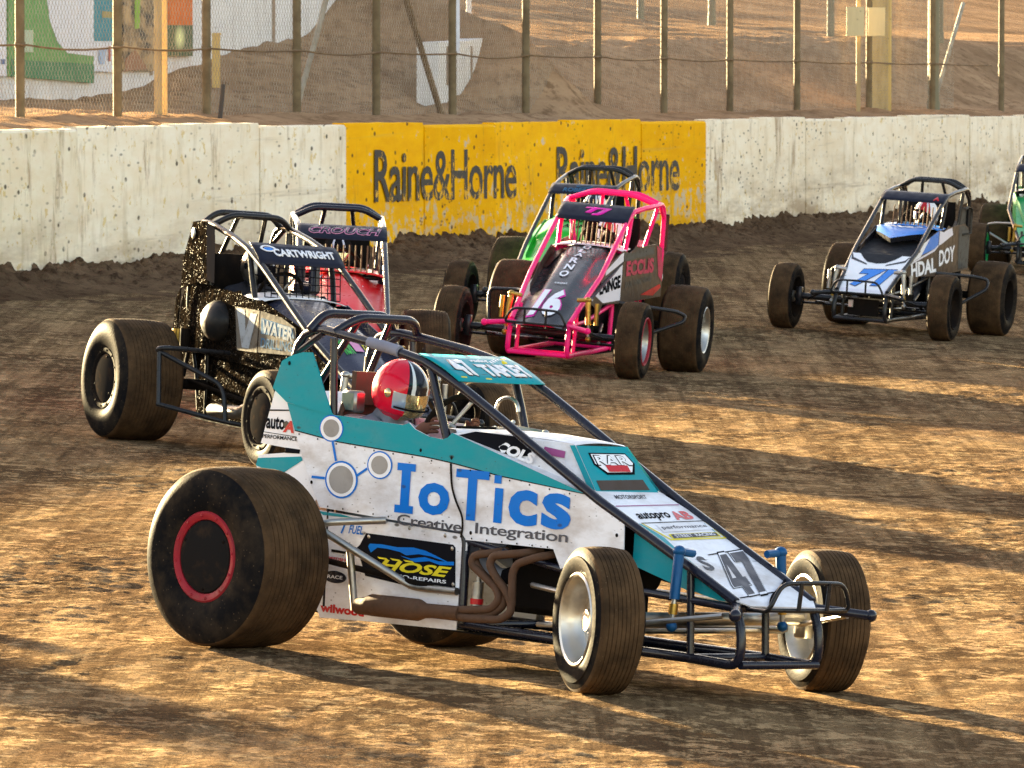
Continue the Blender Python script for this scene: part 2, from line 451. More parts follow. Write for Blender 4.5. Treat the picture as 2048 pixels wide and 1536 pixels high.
def front_bumper(root, c):
    y0 = c['y0']; mb = MB(); m = 0
    mb.tube([(2.58, y0 - .20, .40), (2.74, y0 - .25, .405), (2.76, y0 - .25, .43), (2.77, y0 - .20, .525), (2.78, y0, .53), (2.77, y0 + .20, .525), (2.76, y0 + .25, .43), (2.74, y0 + .25, .405), (2.58, y0 + .20, .40)], .0105, 0, 8, .05)
    mb.tube([(2.745, y0 - .25, .41), (2.775, y0, .41), (2.745, y0 + .25, .41)], .0105, 0, 8, .1)
    for s in (-1, 1): mb.tube([(2.775, y0 + s * .09, .41), (2.785, y0 + s * .09, .53)], .010, 0, 8)
    return mb.build('front_bumper', [M[c.get('bumper', 'black')]], root, 50)

def running_gear(root, c):
    y0 = c['y0']; mb = MB()
    mb.tube([(2.2, -c['fy'] + .09, .325), (2.2, c['fy'] - .09, .325)], .030, 0, 12)
    mb.tube([(2.07, -c['fy'] + .12, .26), (2.07, c['fy'] - .12, .26)], .012, 0, 8)
    for s in (-1, 1):
        mb.box((2.2, s * (c['fy'] - .13), .325), (.07, .06, .17), 0)
        mb.tube([(2.2, s * .48, .36), (1.35, y0 + s * .27, .40)], .013, 0, 8)
        mb.tube([(2.2, s * .48, .28), (1.40, y0 + s * .27, .23)], .013, 0, 8)
        mb.tube([(2.2, s * .56, .30), (2.62, y0 + s * .40, .375)], .012, 0, 8)
    mb.build('front_axle', [M[c.get('axle', 'silver')]], root, 45)
    mb = MB(); mb.tube([(0, -c['ry'] + .1, .40), (0, c['ly'] - .1, .38)], .038, 0, 12)
    mb.ell((0, .02, .40), (.16, .13, .16), 0, 16, 10)
    for s in (-1, 1):
        mb.tube([(0.02, s * .38, .42), (.80, y0 + s * .27, .33)], .014, 0, 8)
        mb.tube([(-.02, s * .40, .45), (-.30, y0 + s * .27, .62)], .014, 0, 8)
    mb.build('rear_axle', [M['dark']], root, 45)
    for s in (-1, 1):
        mb = MB(); x, y = 2.275, y0 + s * .325
        top = (x, y, .625); bot = (x + .01, y + s * .03, .30)
        v = Vector(bot) - Vector(top); p = lambda t: Vector(top) + v * t
        mb.tube([p(0), p(.64)], .023, 0, 14); mb.tube([p(.64), p(1)], .012, 1, 10); mb.ell(p(0), (.03, .03, .025), 0, 12, 6)
        mb.ell(p(1), (.025, .025, .025), 0, 10, 6); mb.tube([p(.70), p(.84)], .02, 2, 10)
        mb.tube([(x, y - s * .09, .615), (x, y + s * .02, .625)], .018, 0, 8)
        if c.get('resv'): mb.tube([(x - .02, y + s * .075, .60), (x - .02, y + s * .08, .42)], .020, 0, 10)
        mb.build('shock_absorber', [M[c['shock']], M['silver'], M['gold']], root, 45)
    mb = MB()
    mb.box((1.38, y0, .46), (.62, .30, .40), 0, None, .10)
    for s in (-1, 1):
        R = Matrix.Rotation(s * .6, 3, 'X')
        mb.box((1.38, y0 + s * .15, .63), (.60, .13, .09), 1, R, .2)
        for k in range(4): mb.tube([(1.15 + k * .14, y0 + s * .12, .56), (1.15 + k * .14, y0 + s * .23, .545)], .022, 1, 8)
    mb.tube([(1.38, y0, .66), (1.38, y0, .78)], .10, 0, 14)
    mb.tube([(1.72, y0, .50), (1.78, y0, .50)], .11, 0, 18)
    mb.build('engine', [M['dark'], M['cover']], root, 40)
    mb = MB(); mb.poly([(-.2, y0 - .26, .165), (1.0, y0 - .26, .155), (2.3, y0 - .24, .15), (2.3, y0 + .24, .15), (1.0, y0 + .26, .155), (-.2, y0 + .26, .165)], (0, 0, 1), .006, 0)
    mb.build('belly_pan', [M['dark']], root)
    big = 1.0 if c.get('big_seat') else 0.0
    mb = MB()                                  # padded seat shell
    mb.loft([[(-.02 + .10 * (a / 4) ** 2 * 0 + dx, y0 + .20 * math.sin(t), z + .04 * (1 - math.cos(t))) for t in [k * math.pi / 8 - math.pi / 2 for k in range(9)] for a in (0,)] for dx, z in ((.42, .40), (.2, .36), (-.02, .40))])
    bk = []
    for z, w, x in ((.38, .20, 0.0), (.60, .22, -.05), (.85, .24, -.10), (1.0, .21, -.12), (1.12, .14 + .1 * big, -.14), (1.18 + .1 * big, .11 + .12 * big, -.14)):
        bk.append([(x + .10 * (abs(t) ** 2), y0 + w * t, z) for t in [k / 4 - 1 for k in range(9)]])
    mb.loft(bk)
    o = mb.build('seat', [M[c.get('seat', 'dark')]], root, 60); solid(o, .02)
    mb = MB()                                  # steering wheel on its column
    cx, cz = .50, 1.055
    R = Matrix.Rotation(rad(-62), 3, 'Y'); ring = []
    for k in range(29):
        a = 2 * math.pi * k / 28; ring.append(Vector((cx, y0, cz)) + R @ Vector((.155 * math.cos(a), .155 * math.sin(a), 0)))
    mb.tube(ring, .014, 0, 8)
    for a in (0.5, 2.64, 4.71): mb.tube([(cx + .005, y0, cz), Vector((cx, y0, cz)) + R @ Vector((.15 * math.cos(a), .15 * math.sin(a), 0))], .010, 1, 6)
    mb.tube([(cx, y0, cz), (1.0, y0, .92)], .014, 1, 8)
    mb.build('steering_wheel', [M['dark'], M['silver']], root, 50)
    mb = MB(); mb.box((.70, y0 + .02, 1.02), (.03, .34, .09), 0); mb.box((.70, y0 + .13, 1.03), (.05, .10, .07), 1)
    mb.build('dashboard', [M['dark'], M['silver']], root)

def nerf_bar(root, pts_list, m, r=.0165):
    mb = MB()
    for p in pts_list: mb.tube(p, r, 0, 10, .05)
    return mb.build('nerf_bar', [M[m]], root, 50)

def hood_loft(root, name, c, st, mats, th=.006, ny=25):
    """bonnet lofted from stations (x, z edge, half width, bulge height, bulge half width)"""
    y0 = c['y0']; secs = []
    for x, z, w, b, bw in st:
        sec = []
        for k in range(ny):
            t = k / (ny - 1) * 2 - 1; y = t * w
            e = 1 - min(1, max(0, (abs(y) - bw * .55) / (bw * .75))); e = e * e * (3 - 2 * e)
            sec.append((x, y0 + y, z + b * e - .018 * t ** 4))
        secs.append(sec)
    # refine along x
    out = []
    for a, b in zip(secs, secs[1:]):
        for k in range(5): out.append([tuple(Vector(p).lerp(Vector(q), k / 5)) for p, q in zip(a, b)])
    out.append(secs[-1])
    mb = MB(); mb.loft(out)
    def surf(u, v):          # u across 0..1 (right to left), v along 0..1
        i = min(len(out) - 2, int(v * (len(out) - 1))); f = v * (len(out) - 1) - i
        j = min(ny - 2, int(u * (ny - 1))); g = u * (ny - 1) - j
        A = Vector(out[i][j]).lerp(Vector(out[i][j + 1]), g); B = Vector(out[i + 1][j]).lerp(Vector(out[i + 1][j + 1]), g)
        return A.lerp(B, f)
    return mb, surf

def on_surf(mb, surf, vf, u0, v0, u1, v1, off, m, q=None):
    """lettering laid on a lofted bonnet; u, v of its lower left and upper right; q = four (u, v) corners instead"""
    vs, fs = vf; P = []
    for a, b in vs:
        if q:
            uu = (1 - b) * ((1 - a) * q[0][0] + a * q[1][0]) + b * ((1 - a) * q[3][0] + a * q[2][0])
            vv = (1 - b) * ((1 - a) * q[0][1] + a * q[1][1]) + b * ((1 - a) * q[3][1] + a * q[2][1])
        else: uu = u0 + (u1 - u0) * a; vv = v0 + (v1 - v0) * b
        P.append(surf(min(1, max(0, uu)), min(1, max(0, vv))) + Vector((.004, 0, off)))
    mb.tris(P, fs, (.3, 0, 1), m)

def visor(root, c, mats, txt=None, x0=.60, z0=1.345, x1=.82, z1=1.25, w=None, fn=None):
    y0 = c['y0']; w = w or c['wf'] + .012
    secs = []
    for k in range(6):
        t = k / 5; x = x0 + (x1 - x0) * t; z = z0 + (z1 - z0) * t + .012 * math.sin(t * math.pi)
        secs.append([(x + .03 * (1 - (2 * j / 16 - 1) ** 2), y0 + w * (2 * j / 16 - 1), z) for j in range(17)])
    mb = MB(); mb.loft(secs)
    def surf(u, v):
        i = min(4, int(v * 5)); f = v * 5 - i; j = min(15, int(u * 16)); g = u * 16 - j
        return Vector(secs[i][j]).lerp(Vector(secs[i][j + 1]), g).lerp(Vector(secs[i + 1][j]).lerp(Vector(secs[i + 1][j + 1]), g), f)
    if fn: fn(mb, surf)
    o = mb.build('visor_panel', [M[k] for k in mats], root, 50); return o

def vis_text(mb, surf, s, u0, v0, u1, v1, m, bold=.03, shear=0.0, off=.008, sp=1.0, q=None):
    vs, fs = text2d(s, bold, shear, sp); P = []
    for a, b in vs:
        if q:
            uu = (1 - b) * ((1 - a) * q[0][0] + a * q[1][0]) + b * ((1 - a) * q[3][0] + a * q[2][0])
            vv = (1 - b) * ((1 - a) * q[0][1] + a * q[1][1]) + b * ((1 - a) * q[3][1] + a * q[2][1])
        else: uu = u0 + (u1 - u0) * a; vv = v0 + (v1 - v0) * b
        P.append(surf(min(1, max(0, uu)), min(1, max(0, vv))) + Vector((off * .6, 0, off)))
    mb.tris(P, fs, (.5, 0, .8), m)

# ------------------------------------------------------------------ drivers
def skin_mesh(name, nodes, edges, mats, matfn, mw, sub=1):
    me = bpy.data.meshes.new(name); me.from_pydata([n[0] for n in nodes], edges, [])
    o = bpy.data.objects.new(name, me); COL.objects.link(o)
    md = o.modifiers.new('skin', 'SKIN'); md.use_smooth_shade = True
    for i, n in enumerate(nodes):
        sv = me.skin_vertices[0].data[i]; r = n[1]; sv.radius = r if isinstance(r, tuple) else (r, r); sv.use_root = (i == 0)
    ss = o.modifiers.new('sub', 'SUBSURF'); ss.levels = sub; ss.render_levels = sub
    bpy.context.view_layer.update()
    m2 = bpy.data.meshes.new_from_object(o.evaluated_get(bpy.context.evaluated_depsgraph_get()))
    bpy.data.objects.remove(o)
    m2.name = name; m2.materials.clear()
    for q in mats: m2.materials.append(q)
    for p in m2.polygons: p.material_index = matfn(p.center); p.use_smooth = True
    return m2
_BODY = {}
def driver(mw, y0, label, suit='dark_suit', helm=('cover', 'white_ink', 'visor_gold', 'ink'), glove='dark_suit', tilt=0.0, bx=0.0, bz=0.0, hs=1.0):
    N = []; E = []
    def nd(p, r, par=None):
        N.append(((p[0], p[1], p[2]), r)); i = len(N) - 1
        if par is not None: E.append((par, i))
        return i
    pel = nd((.02, 0, .50), (.15, .11)); ab = nd((.0, 0, .66), (.15, .11), pel); ch = nd((.0, 0, .86), (.17, .12), ab); up = nd((.03, 0, 1.0), (.12, .09), ch)
    nk = nd((.075, 0, 1.075), .055, up); hd = nd((.115, 0, 1.15), (.07, .075), nk); hd2 = nd((.135, 0, 1.235), (.075, .085), hd); nd((.135, 0, 1.30), (.05, .055), hd2)
    nd((.215, 0, 1.19), .012, hd); 
    for s in (-1, 1):
        nd((.13, s * .078, 1.20), (.012, .018), hd2)
        sh = nd((.03, s * .17, 1.0), .075, up); el = nd((.24, s * .195, .93), .047, sh); fo = nd((.36, s * .185, .985), .042, el); wr = nd((.44, s * .165, 1.035), .030, fo)
        pm = nd((.475, s * .150, 1.062), (.040, .022), wr)
        for k, (dz, L) in enumerate(((.030, .055), (.010, .062), (-.010, .058), (-.028, .046))):
            a = nd((.505, s * .150, 1.075 + dz), .0105, pm); b = nd((.505 + L * .45, s * (.128), 1.078 + dz), .0095, a); nd((.500 + L * .25, s * .103, 1.074 + dz), .008, b)
        t = nd((.470, s * .125, 1.085), .011, pm); nd((.486, s * .105, 1.10), .009, t)
        hp = nd((.10, s * .10, .47), .095, pel); kn = nd((.55, s * .13, .62), .065, hp); an = nd((.98, s * .11, .42), .042, kn); nd((1.10, s * .11, .46), (.035, .04), an)
    def mf(c):
        if c.x > .455 and c.z > 1.0: return 1
        if c.z > 1.14: return 2
        if c.x > 1.0: return 3
        return 0
    me = skin_mesh('person', N, E, [M[suit], M[glove], M['skin'], M['ink']], mf, mw)
    o = bpy.data.objects.new('person', me); COL.objects.link(o)
    o.matrix_world = mw @ Matrix.Translation((bx, y0, bz))
    tag(o, label, 'driver', 'drivers strapped into the race cars')
    # helmet: shell, eye port, chin bar
    mb = MB(); nu, nv = 40, 28; R = Matrix.Rotation(tilt, 3, 'Y'); C = Vector((.145, 0, 1.215))
    def hp(i, j):
        a = math.pi * i / nv; b = 2 * math.pi * j / nu
        d = Vector((math.sin(a) * math.cos(b), math.sin(a) * math.sin(b), math.cos(a)))
        rx = .150 if d.x > 0 else .138
        if d.z < -.1 and d.x > .2: rx += .020 * min(1, (-d.z) * 2)
        k = 1.0
        if d.z < -.70: k = .93
        p = Vector((d.x * rx, d.y * .122, d.z * (.145 * hs if d.z > 0 else .150 * hs * hs))) * k
        if .79 < math.cos(b) and -.34 < d.z < .26: p *= .965
        return C + R @ p, d, math.cos(b)
    vs = []; ds = []
    for i in range(nv + 1):
        for j in range(nu):
            p, d, cb = hp(i, j); vs.append(p); ds.append((d, cb, j))
    fs = []; ms = []
    for i in range(int(nv * .93)):
        for j in range(nu):
            f = (i * nu + j, (i + 1) * nu + j, (i + 1) * nu + (j + 1) % nu, i * nu + (j + 1) % nu)
            d = sum((ds[q][0] for q in f), Vector((0, 0, 0))) / 4; b = math.atan2(d.y, d.x)
            cb = math.cos(b); m = 0
            if cb > .79 and -.42 < d.z < .12: m = 2
            elif cb > .52 and -.44 < d.z < .10: m = 5
            elif d.z >= .10 and cb > .84: m = 1 if (.89 < cb < .972) else 3
            elif cb > .80 and d.z <= -.42: m = 4
            fs.append(f); ms.append(m)
    b0 = len(mb.v); mb.v += [tuple(p) for p in vs]; mb.f += fs; mb.m += ms
    hm = mb.build('helmet', [M[helm[0]], M[helm[1]], M[helm[2]], M[helm[3]], M[helm[2]] , M[helm[4]] if len(helm) > 4 else M[helm[0]]], None, 40)
    hm.parent = o
    mb = MB(); mb.tube([C + R @ Vector((.165 * math.cos(a), .128 * math.sin(a), -.052)) for a in [k * .25 - 1.0 for k in range(9)]], .005, 0, 6)
    for s in (-1, 1): mb.ell(C + R @ Vector((.045, s * .121, .0)), (.022, .008, .022), 1, 10, 6)
    st = mb.build('visor_rim', [M['ink'], M[helm[2]]], None, 40); st.parent = hm
    return o

def pose(x, y, z, yaw, pitch, roll):
    return Matrix.Translation((x, y, z)) @ Euler((rad(roll), rad(pitch), rad(yaw)), 'XYZ').to_matrix().to_4x4()
# ------------------------------------------------------------------ terrain helpers
_TAB = RNG.random((256, 256))
def vn(x, y):
    xi = np.floor(x).astype(int); yi = np.floor(y).astype(int); fx = x - xi; fy = y - yi
    fx = fx * fx * fx * (fx * (fx * 6 - 15) + 10); fy = fy * fy * fy * (fy * (fy * 6 - 15) + 10)
    a = _TAB[xi % 256, yi % 256]; b = _TAB[(xi + 1) % 256, yi % 256]; c = _TAB[xi % 256, (yi + 1) % 256]; d = _TAB[(xi + 1) % 256, (yi + 1) % 256]
    return (a * (1 - fx) + b * fx) * (1 - fy) + (c * (1 - fx) + d * fx) * fy - .5
def fbm(x, y, f, o=4, g=.5):
    s = 0; a = 1.0
    for i in range(o):
        s = s + a * vn(x * f + 17.3 * i, y * f + 9.1 * i); f *= 2.03; a *= g
    return s
WD = np.array((.30537, .95223)); WA = np.array((-5.2, 63.5)); WN = np.array((-.95223, .30537))
def zplane(x, y): return -.045 * np.clip(x, -60, 60)
def wall_xy(u, v=0.0): return WA + WD * u + WN * v
def grid_mesh(name, X, Y, Z, mat):
    ny, nx = X.shape
    co = np.stack([X, Y, Z], -1).reshape(-1, 3).astype(np.float32)
    i = np.arange(ny - 1)[:, None] * nx + np.arange(nx - 1)[None, :]
    f = np.stack([i, i + 1, i + nx + 1, i + nx], -1).reshape(-1, 4)
    me = bpy.data.meshes.new(name); me.vertices.add(len(co)); me.vertices.foreach_set('co', co.ravel())
    me.loops.add(f.size); me.loops.foreach_set('vertex_index', f.ravel().astype(np.int32))
    me.polygons.add(len(f)); me.polygons.foreach_set('loop_start', np.arange(len(f), dtype=np.int32) * 4)
    me.polygons.foreach_set('use_smooth', np.ones(len(f), dtype=bool)); me.update(); me.validate()
    me.materials.append(mat); o = bpy.data.objects.new(name, me); COL.objects.link(o); return o

# ------------------------------------------------------------------ the clay track
def clay_mat():
    m, n, b = new_mat('track_clay')
    p = n.coord('Position')
    al = n.coord('Position', (1.4, .16, 1), (0, 0, rad(17.8)))       # stretched along the racing line
    big = n.noise(p, .35, 4, .6); st = n.noise(al, 2.2, 5, .62); fine = n.noise(p, 14.0, 6, .72); grit = n.noise(p, 50.0, 3, .6)
    c = n.mix(n.ramp(st, .40, .60), (.245, .152, .084), (.375, .248, .134))
    c = n.mix(n.ramp(big, .40, .62, 0, .6), c, (.415, .278, .142))
    tk = n.ramp(n.noise(n.coord('Position', (2.6, .06, 1), (0, 0, rad(17.8))), 1.5, 4, .6), .50, .60)      # damp tyre tracks
    tk2 = n.ramp(n.noise(n.coord('Position', (3.2, .10, 1), (0, 0, rad(-32))), 1.4, 4, .6), .56, .64)      # tracks sliding across them
    tr = n.math('MAXIMUM', tk, tk2)
    c = n.mix(n.math('MULTIPLY', tr, .55), c, (.175, .112, .062))
    sk = n.ramp(n.noise(n.coord('Position', (9.0, .16, 1), (0, 0, rad(17.8))), 1.0, 5, .7), .52, .62); sk2 = n.ramp(n.noise(n.coord('Position', (7.0, .2, 1), (0, 0, rad(-8))), 1.0, 5, .7), .55, .63)
    c = n.mix(n.math('MULTIPLY', n.math('MAXIMUM', sk, sk2), .55), c, (.125, .078, .042))
    patch = n.math('MAXIMUM', n.ramp(n.noise(p, .8, 5, .65), .36, .58, .25, 1), n.math('MULTIPLY', tr, .8))
    f1 = n.ramp(n.noise(p, 4.6, 8, .76), .50, .54); f2 = n.ramp(n.noise(n.coord('Position', (1, 1, 1), (0, 0, .6)), 9.0, 7, .76), .515, .555)
    f3 = n.ramp(n.noise(n.coord('Position', (1, 1, 1), (0, 0, 1.7)), 2.3, 8, .76), .55, .60)
    fl = n.math('MAXIMUM', n.math('MAXIMUM', f1, f2), f3)
    c = n.mix(n.math('MULTIPLY', n.math('MULTIPLY', fl, patch), .88), c, (.062, .038, .022))
    c = n.mix(n.math('MULTIPLY', n.ramp(n.noise(n.coord('Position', (1, 1, 1), (0, 0, 2.6)), 6.0, 7, .74), .56, .62), .5), c, (.48, .35, .195))
    fine = n.math('SUBTRACT', fine, n.math('MULTIPLY', fl, .45))
    n.link(c, b.inputs['Base Color'])
    n.link(n.ramp(st, .35, .65, .55, .9), b.inputs['Roughness']); b.inputs['Specular IOR Level'].default_value = 0.0
    h = n.math('ADD', n.math('MULTIPLY', fine, 1.0), n.math('MULTIPLY', grit, .30))
    n.link(n.bump(h, .9, .035), b.inputs['Normal'])
    return m
CONTACTS = [(-1.264, 28.086, .083), (-.307, 29.048, -.009), (.351, 26.59, .032), (1.363, 27.609, -.066), (-2.564, 41.594, .121), (-1.197, 42.293, .003), (-1.53, 39.652, .068), (-.217, 40.324, -.046),
    (.022, 53.989, .017), (1.462, 53.667, -.102), (-.522, 51.858, .08), (.976, 51.522, -.043), (3.335, 62.001, -.088), (4.707, 61.574, -.181), (2.608, 59.923, -.029), (4.095, 59.461, -.13),
    (-2.077, 46.25, .098), (-.683, 46.348, .024), (-1.864, 44.059, .075), (-.549, 44.152, .006), (.021, 60.62, .012), (1.459, 60.278, -.052), (-.495, 58.481, .041), (.963, 58.135, -.024), (6.412, 82.13, -.287), (7.878, 81.872, -.352), (6.03, 79.964, -.287), (7.506, 79.703, -.353)]
def track():
    xs = np.concatenate([-np.geomspace(400, 4.4, 40), np.arange(-4.3, 5.2, .026), np.arange(5.23, 10.5, .05), np.geomspace(10.6, 400, 26)])
    ys = np.concatenate([np.linspace(-60, 22, 12), np.arange(23, 39, .026), np.arange(39, 66, .055), np.arange(66, 112, .15), np.geomspace(113, 900, 20)])
    X, Y = np.meshgrid(xs, ys)
    u = (X - WA[0]) * WD[0] + (Y - WA[1]) * WD[1]; v = (X - WA[0]) * WN[0] + (Y - WA[1]) * WN[1]
    # gentle lie of the land, meeting every tyre
    K = [(x, y, z - zplane(x, y) + .006) for x, y, z in CONTACTS]; sg = .62
    G = np.array([[math.exp(-((a[0] - b[0]) ** 2 + (a[1] - b[1]) ** 2) / (2 * sg * sg)) for b in K] for a in K]); wts = np.linalg.solve(G + .02 * np.eye(len(K)), np.array([k[2] for k in K]))
    Z = zplane(X, Y); near = np.zeros_like(X)
    for (x, y, z), w in zip(K, wts):
        r2 = (X - x) ** 2 + (Y - y) ** 2; Z = Z + w * np.exp(-r2 / (2 * sg * sg)); near = np.maximum(near, np.exp(-r2 / (2 * .22 ** 2)))
    a = np.exp(-np.maximum(0, np.abs(X - 1) - 9) / 4) * np.exp(-np.maximum(0, Y - 110) / 8) * (1 - .85 * near)
    sc = fbm(X * .5, Y * .5, 1.0, 3)                                    # where the surface is torn up
    torn = np.clip(.55 + 1.6 * sc, .15, 1.3)
    Z = Z + a * (.010 * fbm(u * .35, v * 1.5, 1.0, 3) + torn * (.0030 * fbm(X, Y * .8, 3.2, 4, .68) + .0080 * fbm(X, Y * .8, 8., 3, .7)) + .0060 * fbm(u * .5, v * 4, 2.2, 3))
    Z = Z + a * torn * (.006 * np.clip(fbm(X, Y, 7.5, 4, .6) - .25, 0, 1) + .018 * np.clip(fbm(X + 50, Y, 15., 2, .6) - .20, 0, 1))
    # beyond the wall the sheet drops out of sight under the bank
    Z = Z - np.clip((v - .6) * .4, 0, 1.2)
    o = grid_mesh('track', X, Y, Z, clay_mat()); o['kind'] = 'structure'
track()

# ------------------------------------------------------------------ concrete wall
ZT = lambda u: 1.825 - .0113 * u
def wall_mat(sign):
    m, n, b = new_mat('painted_concrete_yellow' if sign else 'painted_concrete')
    p = n.coord('Position', (1, 1, 1), (0, 0, -math.atan2(.95223, .30537)))
    lo = n.coord('Position', (.35, 1, 3.0), (0, 0, -math.atan2(.95223, .30537)))
    up = n.coord('Position', (3.5, 1, .35), (0, 0, -math.atan2(.95223, .30537)))
    a = n.noise(lo, 1.6, 5, .65); s = n.noise(up, 3.0, 5, .65); g = n.noise(p, 5.5, 6, .7)
    cream = n.mix(n.ramp(a, .35, .65), (.80, .66, .47), (.86, .76, .60))
    cream = n.mix(n.ramp(s, .54, .72, 0, .55), cream, (.47, .36, .21))
    if sign:
        yel = n.mix(n.ramp(a, .35, .65), (.80, .37, .0), (.88, .45, .0))
        z = n.add('ShaderNodeSeparateXYZ'); n.link(n.coord('Position'), z.inputs[0])
        low = n.ramp(z.outputs[2], .45, 1.15, .09, 0)
        wear = n.ramp(n.math('ADD', n.math('MULTIPLY', n.math('ADD', g, n.math('MULTIPLY', a, .5)), .667), low), .60, .64)
        c = n.mix(n.math('MULTIPLY', wear, .8), yel, (.52, .47, .38))
        c = n.mix(n.ramp(s, .62, .75, 0, .6), c, (.42, .24, .03))
    else:
        wear = n.ramp(n.math('ADD', g, n.math('MULTIPLY', a, .25)), .72, .76)
        c = n.mix(n.math('MULTIPLY', wear, .6), cream, (.62, .40, .08))
    W2 = lambda sx, sz: n.coord('Position', (sx, .01, sz), (0, 0, -math.atan2(.95223, .30537)))
    spk = n.math('MULTIPLY', n.ramp(n.vor(W2(5.0, 2.4), 1.0), .045, .08, 1, 0), n.ramp(n.noise(p, .9, 4, .6), .42, .50))
    spk2 = n.math('MULTIPLY', n.ramp(n.vor(W2(11.0, 5.0), 1.0), .10, .16, .95, 0), n.ramp(n.noise(p, 1.3, 4, .65), .44, .52))
    spk3 = n.math('MULTIPLY', n.ramp(n.vor(W2(14, 13), 1.0), .12, .24, .7, 0), n.ramp(n.noise(p, .8, 4, .65), .44, .58))
    run = n.ramp(n.noise(W2(6.5, .45), 1.0, 6, .75), .58, .67, 0, .7)
    smear = n.ramp(n.noise(W2(.45, 5.0), 1.0, 5, .7), .60, .72, 0, .6)
    zz = n.add('ShaderNodeSeparateXYZ'); n.link(n.coord('Position'), zz.inputs[0])
    low2 = n.ramp(zz.outputs[2], .05, 1.05, .9, 0)
    c = n.mix(n.math('MULTIPLY', low2, n.ramp(n.noise(W2(1.6, 2.4), 1.0, 5, .7), .42, .62)), c, (.33, .23, .14) if not sign else (.60, .30, .01))
    c = n.mix(run, c, (.30, .19, .10) if not sign else (.52, .27, .02)); c = n.mix(smear, c, (.36, .27, .19) if not sign else (.58, .36, .06))
    c = n.mix(n.math('MULTIPLY', n.math('MAXIMUM', n.math('MAXIMUM', spk, spk2), spk3), .92), c, (.045, .028, .017))
    n.link(c, b.inputs['Base Color']); b.inputs['Roughness'].default_value = .85; b.inputs['Specular IOR Level'].default_value = .06
    n.link(n.bump(n.math('ADD', g, n.math('MULTIPLY', spk, .6)), .35, .02), b.inputs['Normal'])
    return m
def flake_ink():
    m, n, b = new_mat('flaking_black_paint')
    p = n.coord('Position', (1, 1, .7), (0, 0, -1.26))
    g = n.noise(p, 7, 6, .72)
    z = n.add('ShaderNodeSeparateXYZ'); n.link(n.coord('Position'), z.inputs[0])
    low = n.ramp(z.outputs[2], .60, 1.05, .10, 0)
    c = n.mix(n.ramp(n.math('ADD', g, low), .60, .63), (.022, .018, .015), (.70, .36, .003))
    n.link(c, b.inputs['Base Color']); b.inputs['Roughness'].default_value = .7
    return m
def wall():
    root = empty('concrete_wall', Matrix.Translation((*wall_xy(0), 0)))
    bpy.context.view_layer.update()
    tag(root, 'long cream concrete track wall with a yellow painted advertisement', 'wall')
    mw, my = wall_mat(False), wall_mat(True)
    js = [-26, -22.4, -18.6, -14.9, -11.2, -7.4, -3.2, 2.11, 5.0, 7.68, 10.62, 13.51, 16.32, 19.52, 22.8, 25.97, 28.85, 31.4, 33.7, 37.6, 41.81, 45.6, 49.5, 53.4, 57.3, 61.2]
    N = -Vector((WN[0], WN[1], 0))
    for i, (a, b) in enumerate(zip(js, js[1:])):
        k = (((i * 37) % 11) - 5) * .005; yel = a > 10 and b < 26.2
        mb = MB(); rows = []
        nu = max(4, int((b - a) / .25))
        prof = lambda u: [(-.003 + k * .4, -.45 - .0137 * u), (-.0 + k * .4, ZT(u) - .03 + k), (.02, ZT(u) + k), (.16, ZT(u) + k + .004), (.19, ZT(u) - .03 + k), (.20, -.45 - .0137 * u)]
        for j in range(nu + 1):
            u = a + .006 + (b - a - .012) * j / nu
            ch = .012 * noise.noise((u * 3, 0, i))
            rows.append([(*wall_xy(u, v), z + (ch if 0 < q < 5 else 0)) for q, (v, z) in enumerate(prof(u))])
        mb.loft(rows)
        for q in (0, nu): mb.add(rows[q], [tuple(range(6))], 0)
        if yel:
            pass
        o = mb.build('wall_section', [my if yel else mw], None, 40)
        o.parent = root; o.matrix_parent_inverse = root.matrix_world.inverted()
        if yel and abs(a - 10.62) < .01:
            lb = MB()
            Q = lambda u, z: Vector((*wall_xy(u, -.012), z))
            letters(lb, 'Raine&Horne', [Q(11.62, .755), Q(17.18, .655), Q(17.18, 1.285), Q(11.62, 1.385)], N, .004, 0, .012, 0, .94)
            letters(lb, 'Raine&Horne', [Q(18.90, .66), Q(24.62, .565), Q(24.62, 1.19), Q(18.90, 1.285)], N, .004, 0, .012, 0, .94)
            lo = lb.build('painted_lettering', [flake_ink()], None, 40); lo.parent = root; lo.matrix_parent_inverse = root.matrix_world.inverted()
    bpy.context.view_layer.update()
wall()

